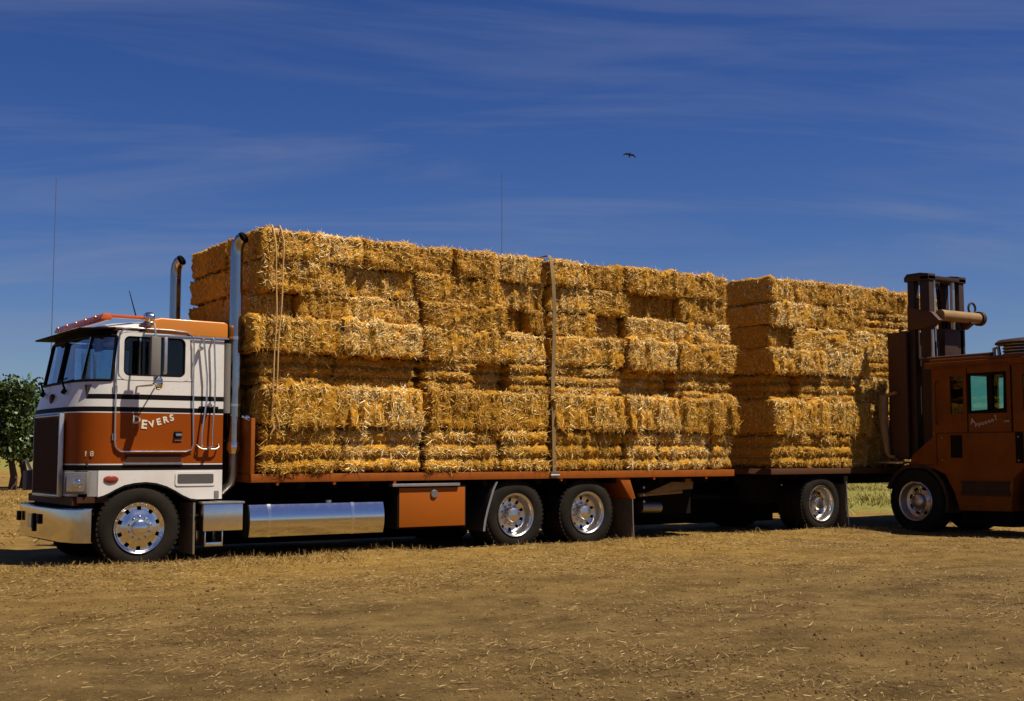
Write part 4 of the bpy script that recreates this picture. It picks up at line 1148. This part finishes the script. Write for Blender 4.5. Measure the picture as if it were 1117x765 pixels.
# cab shell
cabw = MB()
hs = [(-1.84, -1.58, 2.02, 2.66), (-2.63, -1.96, 2.04, 2.66), (-3.75, -2.95, 2.04, 2.62)]
cabw.wall('x', UL + .01, UL + .06, [-3.9, -1.22], [1.70, 2.80], hs)
cabw.wall('x', UR - .06, UR - .01, [-3.9, -1.22], [1.70, 2.80], [(-2.66, -1.34, 2.0, 2.70), (-3.75, -2.95, 2.04, 2.62)])
cabw.wall('y', -1.27, -1.22, [UL + .06, UR - .06], [1.70, 2.80], [(UL + .16, UR - .16, 1.95, 2.72)])
cabw.wall('y', -3.90, -3.85, [UL + .06, UR - .06], [1.70, 2.80], [(UL + .3, UR - .3, 2.0, 2.6)])
cb = cabw.build('cab', M['lift_orange'], lift)
m = MB(); m.box(UL - .05, UR + .05, -3.98, -1.12, 2.80, 2.90); m.box(UL - .02, UR + .02, -3.9, -1.2, 2.90, 2.955); rf = m.build('roof', M['lift_orange'], lift, bev=.015)
m = MB(); m.box(UL - .056, UL - .05, -2.75, -1.3, 2.815, 2.83); m.build('drip_strip', M['lift_rust'], rf)
m = MB(); m.box(UL + .03, UL + .036, -2.63, -1.96, 2.04, 2.66); m.build('side_pane', M['teal_glass'], cb)
m = MB(); m.box(UL + .03, UL + .036, -3.75, -2.95, 2.04, 2.62); m.build('rear_side_pane', M['teal_glass'], cb)
m = MB(); m.box(UL + .03, UL + .036, -1.84, -1.58, 2.02, 2.66); m.build('front_side_pane', M['green_glass'], cb)
m = MB()
ring_o = [(-2.655, 2.015), (-1.935, 2.015), (-1.935, 2.685), (-2.655, 2.685)]; ring_i = [(-2.60, 2.09), (-1.975, 2.06), (-1.975, 2.645), (-2.615, 2.645)]
for k in range(4):
    k2 = (k + 1) % 4
    A, B, Cc, Dd = ring_o[k], ring_o[k2], ring_i[k2], ring_i[k]
    m.add([(UL, *A), (UL, *B), (UL, *Cc), (UL, *Dd), (UL + .03, *A), (UL + .03, *B), (UL + .03, *Cc), (UL + .03, *Dd)], [(0, 1, 2, 3), (4, 5, 6, 7), (2, 3, 7, 6), (0, 1, 5, 4)])
m.box(UL, UL + .04, -2.40, -2.30, 2.06, 2.65)
m.build('window_frame', M['black'], cb)
m = MB(); m.box(UL + .003, UL + .009, -2.76, -2.735, 1.0, 2.78); m.box(UL + .003, UL + .009, -1.925, -1.91, 1.0, 2.78); m.box(UL - .006, UL - .002, -2.94, -2.80, 1.2, 1.69); m.build('door_gap', M['black'], cb)
m = MB(); m.box(UL - .03, UL + .0, -2.72, -2.62, 1.86, 1.89); m.build('door_handle', M['steel'], cb, bev=.005)
m = MB(); m.box(UL + .5, UR - .4, -2.7, -2.2, 1.7, 2.05); m.box(UL + .5, UR - .4, -2.8, -2.65, 1.7, 2.3); m.build('seat', M['interior'], cb, bev=.03)
def lift_name(i, n):
    xs = [-2.02 - .062 * k for k in range(n)]
    zs = [1.845, 1.815, 1.815, 1.822, 1.836, 1.855, 1.872, 1.90]
    s = [1.3, 1, 1, 1, 1, 1, 1, 1.3]
    return Matrix.Translation((UL + .004, xs[i], zs[i])) @ Matrix.Rotation(R(-90), 4, 'Z') @ Matrix.Rotation(R(90), 4, 'X') @ Matrix.Rotation(R(10), 4, 'Z') @ Matrix.Scale(s[i], 4)
text_mesh('lettering', 'Apponen!', M['pale_letters'], cb, 0.10, lift_name, .004, .001)
m = MB()
for (v0, v1, z0, z1) in ((-2.92, -1.26, 1.693, 1.70), (-1.30, -1.29, 1.14, 1.69), (-5.5, -3.06, 1.5, 1.508)): m.box(UL - .003, UL + .002, v0, v1, z0, z1)
m.build('panel_seam', M['black'], bd)
m = MB(); m.path([(UL + .0, -1.33, 1.85), (UL - .05, -1.33, 1.88), (UL - .05, -1.33, 2.55), (UL + .0, -1.33, 2.58)], .013, 8); m.build('grab_handle', M['lift_rust'], cb)
m = MB()
for k in range(3): m.path([(12.05 + .06 * k, -1.10, 3.3), (12.0 + .06 * k, -1.16, 2.4), (12.02 + .06 * k, -1.12, 1.9), (12.1 + .05 * k, -1.0, 1.45)], .014, 8)
m.build('hydraulic_hose', M['black'], lift)
m = MB(); m.path([(11.98, -1.14, 1.62), (11.98, -1.14, 2.2), (11.98, -1.14, 2.21), (11.98, -1.14, 3.5)], [.045, .045, .024, .024], 12); m.build('tilt_cylinder', M['dull_alu'], lift)
m = MB(); m.box(UL - .004, UL + .001, -1.22, -.84, 1.14, 1.17); m.build('fender_edge', M['lift_rust'], bd)
for zz in (1.24, 1.62):
    for vv_ in (-2.85, -1.40): 
        m = MB(); m.lathe([(.0005, -.008), (.014, -.006), (.016, .002)], (UL, vv_, zz), 8, axis='x'); m.build('bolt', M['steel'], bd)
# roof gear: rail, hose fittings, precleaner
m = MB(); m.path([(UL + .12, -.95, 2.985), (UL + .12, -2.35, 2.99)], .035, 10); m.path([(UL + .05, -1.2, 2.962), (UL + .05, -2.2, 2.965)], .012, 6); m.build('roof_pipe', M['lift_rust'], lift)
m = MB(); m.path([(UL + .15, -2.36, 2.96), (UL + .15, -2.36, 3.08), (UL + .15, -2.44, 3.10), (UL + .15, -2.46, 2.96)], .03, 10); m.build('hose_loop', M['steel'], lift)
m = MB()
cx_, cy_ = UL + .45, -2.78
for k in range(4): m.lathe([(.0005, 0), (.36, 0), (.39, .015), (.39, .03), (.36, .045), (.30, .05)], (cx_, cy_, 2.955 + k * .05), 32, axis='z', mat=0)
m.lathe([(.33, 0), (.33, .06)], (cx_, cy_, 3.14), 32, axis='z', mat=1)
m.lathe([(.50, -.02), (.51, .0), (.46, .045), (.2, .08), (.0005, .085)], (cx_, cy_, 3.16), 36, axis='z', mat=1); m.lathe([(.50, -.02), (.0005, -.02)], (cx_, cy_, 3.16), 36, axis='z', mat=1)
m.build('air_precleaner', [M['steel'], M['lift_dark']], lift)
# wheels (run along v, axle along u)
def lift_wheel(cv_, cz_):
    w = empty('wheel', (UL, cv_, cz_), lift)
    r, wd, rim = .56, .36, .335
    prof = [(rr, oo) for rr, oo in tyre_profile(r, wd, rim)]
    m = MB(); m.lathe(prof, (UL - .03, cv_, cz_), 56, axis='x'); m.build('tyre', M['rubber'], w)
    m = MB(); m.lathe([(.32, .07), (.345, 0), (.335, -.012), (.315, -.006), (.30, .04), (.285, .13), (.24, .15), (.20, .15), (.135, .12), (.13, .05), (.10, .02), (.0005, .015)], (UL - .03, cv_, cz_), 48, axis='x', skip=lambda i, k: i == 6 and (k % 6) in (1, 2, 3)); m.build('rim', M['dull_alu'], w, ang=50)
    m = MB(); m.lathe([(.30, .2), (.0005, .2)], (UL - .03, cv_, cz_), 24, axis='x'); m.build('brake_drum', M['dark'], w)
    for k in range(8):
        a = 2 * PI * k / 8
        m = MB(); m.lathe([(.022, .01), (.022, -.03), (.0005, -.035)], (UL + .105, cv_ + .168 * math.cos(a), cz_ + .168 * math.sin(a)), 10, axis='x'); m.build('lug_nut', M['alu'], w)
    return w
lw = lift_wheel(-.85, .53)
lw2 = dup(lw, (0, -2.62, 0), lift)
for w in (lw, lw2):
    c = w.copy(); COL.objects.link(c); c.parent = lift
    for ch in w.children:
        d2 = ch.copy(); COL.objects.link(d2); d2.parent = c
    c.location = Vector(w.location) + Vector((UR - UL, 0, 0)); c.rotation_euler = (0, 0, PI)
m = MB(); m.box(UL + .45, UR - .45, -4.5, -.3, .45, 1.1); m.path([(UL + .2, -.85, .53), (UR - .2, -.85, .53)], .12, 12); m.path([(UL + .2, -3.47, .53), (UR - .2, -3.47, .53)], .12, 12); m.build('chassis', M['lift_dark'], lift)
m = MB(); m.box(UL + .1, UL + .5, -2.66, -1.66, .16, .50); m.build('belly_shade_box', M['dark'], lift, bev=.03)  # dark box added for the black shade under the loader body
# mast
mast = empty('mast', (12.4, -.85, 1.0), lift)
for (u0, u1) in ((12.02, 12.16), (12.86, 13.0)):
    m = MB(); m.box(u0, u1, -.74, -.60, .55, 4.40); m.box(u0, u1, -1.06, -.86, .55, 4.42); m.build('upright', M['lift_dark'], mast, bev=.008)
m = MB(); m.box(11.98, 13.04, -1.08, -.90, 4.40, 4.47); m.prism([(-.56, 4.39), (-.56, 4.47), (-.62, 4.53), (-.90, 4.53), (-1.08, 4.50), (-1.08, 4.39)], 'x', 11.98, 12.18); m.prism([(-.56, 4.39), (-.56, 4.47), (-.62, 4.53), (-.90, 4.53), (-1.08, 4.50), (-1.08, 4.39)], 'x', 12.84, 13.04)
m.box(12.18, 12.84, -.70, -.60, 4.36, 4.44); m.build('top_beam', M['lift_dark'], mast, bev=.01)
for (u, v, r) in ((12.24, -.98, .040), (12.34, -.80, .028), (12.78, -.98, .040)):
    m = MB(); m.path([(u, v, .9), (u, v, 3.2), (u, v, 3.21), (u, v, 4.40)], [r * 1.5, r * 1.5, r, r], 14); m.build('lift_cylinder', M['dull_alu'], mast)
m = MB(); m.path([(12.62, -.80, 4.40), (12.70, -.82, 3.6), (12.72, -.82, 2.6)], .018, 8); m.path([(12.56, -.80, 4.40), (12.62, -.82, 3.6), (12.62, -.82, 2.6)], .014, 8); m.build('hydraulic_hose', M['black'], mast)
m = MB(); m.path([(12.14, -1.18, 3.76), (13.22, -1.18, 3.76)], .10, 20); m.build('cross_tube', M['tan'], mast, ang=50)
m = MB(); m.path([(13.22, -1.18, 3.76), (13.30, -1.18, 3.76)], .13, 20); m.path([(13.05 + .10 * math.cos(a), -1.18, 3.93 + .10 * math.sin(a)) for a in np.linspace(0, 2 * PI, 18, endpoint=False)], .02, 8, closed=True); m.build('tube_end', M['lift_dark'], mast)
for ua in (12.0, 12.92):
    m = MB(); m.prism([(-.60, 3.95), (-1.10, 3.82), (-1.26, 3.66), (-1.10, 3.56), (-.60, 3.52)], 'x', ua, ua + .12); m.build('tube_bracket', M['lift_rust'], mast, bev=.008)
m = MB(); m.box(12.42, 12.96, -1.06, -.86, 2.75, 3.55); m.build('mast_plate', M['lift_dark'], mast, bev=.01)
# carriage and clamp arms
cr = empty('clamp_carriage', (12.5, -.5, 1.3), lift)
m = MB(); m.box(11.93, 13.25, -.60, -.46, 1.25, 1.45); m.box(11.93, 13.25, -.60, -.46, 2.3, 2.5); m.box(11.93, 13.25, -.60, -.46, 3.35, 3.52); m.box(11.99, 13.2, -.575, -.47, 1.45, 3.35); m.build('carriage_frame', M['lift_dark'], cr, bev=.01)
for u in (11.95, 13.25):
    m = MB(); m.box(u - .03, u + .03, -.62, -.22, 1.27, 3.50); m.build('clamp_arm', M['lift_rust'], cr, bev=.01)
m = MB(); m.box(11.75, 13.3, -.62, .02, 1.175, 1.21); m.build('fork_plate', M['dull_alu'], cr, bev=.004)
m = MB(); m.path([(11.85, -.16, 2.38), (11.84, -.15, 1.9), (11.83, -.20, 1.6), (11.83, -.23, 1.35)], [.085, .08, .065, .04], 12); m.path([(11.83, -.23, 1.36), (11.83, -.28, 1.30), (11.84, -.38, 1.29)], [.035, .035, .03], 10); m.path([(11.85, -.09, 2.36), (11.85, -.44, 2.43)], .03, 10); m.build('clamp_ram', M['tan'], cr, bev=0)

# ------------------------------------------------------------------ trees at the left edge
def tree(loc, h, seed, label):
    r0 = random.Random(seed)
    root = empty('orchard_tree', loc)
    tag(root, label, 'tree', 'trees beyond the cab')
    m = MB(); x, y, z = loc
    tips = []
    m.path([(x, y, z - .1), (x + .05, y, z + .5), (x - .04, y + .03, z + 1.0), (x + .05, y, z + 1.45)], [.17, .13, .11, .09], 10)
    for k in range(8):
        a = r0.uniform(0, 2 * PI); s = r0.uniform(.3, .75)
        p1 = (x + .04, y, z + r0.uniform(1.1, 1.5)); p2 = (x + s * .6 * math.cos(a), y + s * .6 * math.sin(a), z + h * r0.uniform(.5, .62)); p3 = (x + s * math.cos(a), y + s * math.sin(a), z + h * r0.uniform(.72, .95))
        m.path([p1, p2, p3], [.055, .035, .012], 7); tips += [p2, p3, tuple((Vector(p1) + Vector(p2)) / 2)]
    m.build('trunk', M['bark'], root)
    C_ = []
    for t in tips:
        for q in range(4):
            C_.append((t[0] + r0.gauss(0, .26), t[1] + r0.gauss(0, .26), t[2] + abs(r0.gauss(0, .30)) - .08))
    for q in range(26):
        a = r0.uniform(0, 2 * PI); rr = r0.uniform(.2, .85)
        C_.append((x + rr * math.cos(a), y + rr * math.sin(a), z + h * r0.uniform(.38, .8)))
    r1 = np.random.default_rng(seed)
    C_ = np.array(C_); nl = 9000
    ci = r1.integers(0, len(C_), nl)  # leaves gather round the twig tips
    sz = r1.uniform(.07, .27, len(C_))
    p = C_[ci] + r1.normal(size=(nl, 3)) * sz[ci][:, None]
    d = unit(r1.normal(size=(nl, 3)) + np.array([0, 0, -.35]))
    vv, qq = ribbons(p, d, r1.uniform(.08, .17, nl), r1.uniform(.06, .11, nl), .25)
    link('crown', np_mesh('crown', vv, qq, [M['leaf']]), root)
for i, (u, v, h, lab) in enumerate([
    (4.75, 34.0, 3.85, 'leafy green tree with dark trunk standing just left of the truck cab'),
    (3.3, 35.2, 3.9, 'green tree cut by the left edge of the photo, beside the leafy one'),
    (5.6, 36.0, 3.3, 'smaller tree mostly hidden behind the truck cab front, at the end of the row'),
    (4.9, 40.5, 3.4, 'tree with thin trunk standing behind the others in the orchard row')]):
    tree((u, v, gz(u, v)), h, 300 + i, lab)
m = MB(); m.path([(-1.985, 2.70, .86), (-2.01, 2.73, .98), (-2.11, 2.86, 1.27)], .022, 8); m.path([(-1.98, 2.5, .87), (-1.985, 2.70, .86)], .012, 6)
m.build('guide_rod', M['stake'], truck)

# thin poles and bird
for (loc, h, lab) in (((21.6, 26.6, 0), 12.7, 'thin dark pole rising into the sky behind the truck load'), ((6.7, 36.8, 0), 12.5, 'thin dark pole rising into the sky beyond the cab front')):
    x, y, z = loc
    root = empty('radio_mast', (x, y, gz(x, y))); tag(root, lab, 'mast', 'thin masts in the sky')
    m = MB(); m.path([(x, y, -.2), (x, y, h * .5), (x, y, h)], [.03, .014, .010], 8); m.build('pole', M['mast_grey'], root)
    m = MB(); m.box(x - .25, x + .25, y - .25, y + .25, -.1, .2); m.build('footing', M['grey'], root)
m = MB()
bc = Vector((10.0, 14.0, 9.0))
m.path([bc + Vector(p) for p in ((-.16, 0, .03), (-.10, 0, .03), (0, 0, 0), (.12, 0, -.02), (.22, 0, -.02))], [.01, .04, .06, .04, .015], 8)
for s in (-1, 1):
    w = [(-.06, 0, .03), (.08, 0, .02), (.10, s * .22, .13), (.16, s * .42, .06), (.08, s * .40, .07), (-.02, s * .22, .15)]
    m.add([bc + Vector(p) for p in w] + [bc + Vector(p) + Vector((0, 0, .012)) for p in w], [(0, 1, 2, 5), (5, 2, 3, 4), (6, 7, 8, 11), (11, 8, 9, 10)] + [(a, (a + 1) % 6, (a + 1) % 6 + 6, a + 6) for a in range(6)])
bird = m.build('bird', M['bird'])

# ------------------------------------------------------------------ camera
f_px = 1366.0
a = R(55.63); pitch = math.atan(112.5 / f_px)
F = Vector((math.cos(a) * math.cos(pitch), math.sin(a) * math.cos(pitch), math.sin(pitch)))
cam_d = bpy.data.cameras.new('camera'); cam = bpy.data.objects.new('camera', cam_d); COL.objects.link(cam)
cam.location = (-6.287, -14.897, 1.35)
cam.rotation_euler = F.to_track_quat('-Z', 'Y').to_euler()
cam_d.sensor_width = 36; cam_d.lens = 36 * f_px / 1117.0
cam_d.clip_start = 0.1; cam_d.clip_end = 5000
scene.camera = cam
Rt = Vector((math.sin(a), -math.cos(a), 0)); Up = Rt.cross(F)
# the bird hovers in the sky along the sight line of the photograph's speck, 30 m off
dirb = F + Rt * ((687 - 558.5) / f_px) + Up * ((382.5 - 169) / f_px)
pb = Vector(cam.location) + dirb * 40.0
bird.location = pb - bc
bird.data.transform(Matrix.Translation(-bc)); bird.location = pb; bird.rotation_euler = (R(20), R(50), R(70)); bird.scale = (.5, .5, .5)
tag(bird, 'small dark bird flying in the blue sky above the truck load', 'bird')

# ------------------------------------------------------------------ light
S = Vector((.33, -.45, 1.0)).normalized()
sun_d = bpy.data.lights.new('sun', 'SUN'); sun_d.energy = 5.0; sun_d.angle = R(.53); sun_d.color = (1.0, .93, .80)
sun = bpy.data.objects.new('sun', sun_d); COL.objects.link(sun); sun.rotation_euler = (-S).to_track_quat('-Z', 'Y').to_euler(); sun.location = (0, -10, 30)
w = bpy.data.worlds.new('World'); scene.world = w; w.use_nodes = True
nt = w.node_tree; nt.nodes.clear()
out = nt.nodes.new('ShaderNodeOutputWorld'); bg = nt.nodes.new('ShaderNodeBackground'); sky = nt.nodes.new('ShaderNodeTexSky')
sky.sky_type = 'NISHITA'; sky.sun_disc = False
sky.sun_elevation = math.asin(S.z); sky.sun_rotation = math.atan2(S.x, S.y)
sky.altitude = 0; sky.air_density = 0.85; sky.dust_density = 0.6; sky.ozone_density = 6.0
hs = nt.nodes.new('ShaderNodeHueSaturation'); hs.inputs['Saturation'].default_value = 1.24; hs.inputs['Hue'].default_value = 0.519; hs.inputs['Value'].default_value = 1.0
nt.links.new(sky.outputs['Color'], hs.inputs['Color'])
# thin cirrus: noise on the sky direction projected to a flat layer
tc = nt.nodes.new('ShaderNodeTexCoord'); sp_ = nt.nodes.new('ShaderNodeSeparateXYZ'); nt.links.new(tc.outputs['Generated'], sp_.inputs[0])
zz = nt.nodes.new('ShaderNodeMath'); zz.operation = 'ADD'; zz.inputs[1].default_value = .16; nt.links.new(sp_.outputs['Z'], zz.inputs[0])
zm = nt.nodes.new('ShaderNodeMath'); zm.operation = 'MAXIMUM'; zm.inputs[1].default_value = .05; nt.links.new(zz.outputs[0], zm.inputs[0])
dx = nt.nodes.new('ShaderNodeMath'); dx.operation = 'DIVIDE'; dy = nt.nodes.new('ShaderNodeMath'); dy.operation = 'DIVIDE'
nt.links.new(sp_.outputs['X'], dx.inputs[0]); nt.links.new(zm.outputs[0], dx.inputs[1]); nt.links.new(sp_.outputs['Y'], dy.inputs[0]); nt.links.new(zm.outputs[0], dy.inputs[1])
cb_ = nt.nodes.new('ShaderNodeCombineXYZ'); nt.links.new(dx.outputs[0], cb_.inputs['X']); nt.links.new(dy.outputs[0], cb_.inputs['Y'])
mp0 = nt.nodes.new('ShaderNodeMapping'); mp0.inputs['Rotation'].default_value = (0, 0, R(31))
mp = nt.nodes.new('ShaderNodeMapping'); mp.inputs['Scale'].default_value = (.62, 2.3, 1); mp.inputs['Location'].default_value = (4.1, 2.7, 0)
nt.links.new(cb_.outputs[0], mp0.inputs['Vector']); nt.links.new(mp0.outputs['Vector'], mp.inputs['Vector'])
nz = nt.nodes.new('ShaderNodeTexNoise'); nz.inputs['Scale'].default_value = 1.1; nz.inputs['Detail'].default_value = 10; nz.inputs['Roughness'].default_value = .58; nz.inputs['Distortion'].default_value = .9
nt.links.new(mp.outputs['Vector'], nz.inputs['Vector'])
cr_ = ramp(nt, [(0.45, (0, 0, 0)), (0.82, (.52, .52, .52))]); nt.links.new(nz.outputs['Fac'], cr_.inputs['Fac'])
mxs = nt.nodes.new('ShaderNodeMix'); mxs.data_type = 'RGBA'
mxs.inputs['B'].default_value = (3.0, 3.5, 5.2, 1)
nt.links.new(cr_.outputs['Color'], mxs.inputs['Factor']); nt.links.new(hs.outputs['Color'], mxs.inputs['A'])
nt.links.new(mxs.outputs['Result'], bg.inputs['Color'])
bg.inputs['Strength'].default_value = 0.05
nt.links.new(bg.outputs[0], out.inputs['Surface'])

vs_ = scene.view_settings
vs_.view_transform = 'Standard'; vs_.look = 'None'; vs_.exposure = 0.55; vs_.gamma = 1.0; vs_.use_curve_mapping = False
scene.cycles.max_bounces = 6; scene.cycles.diffuse_bounces = 2; scene.cycles.transparent_max_bounces = 12
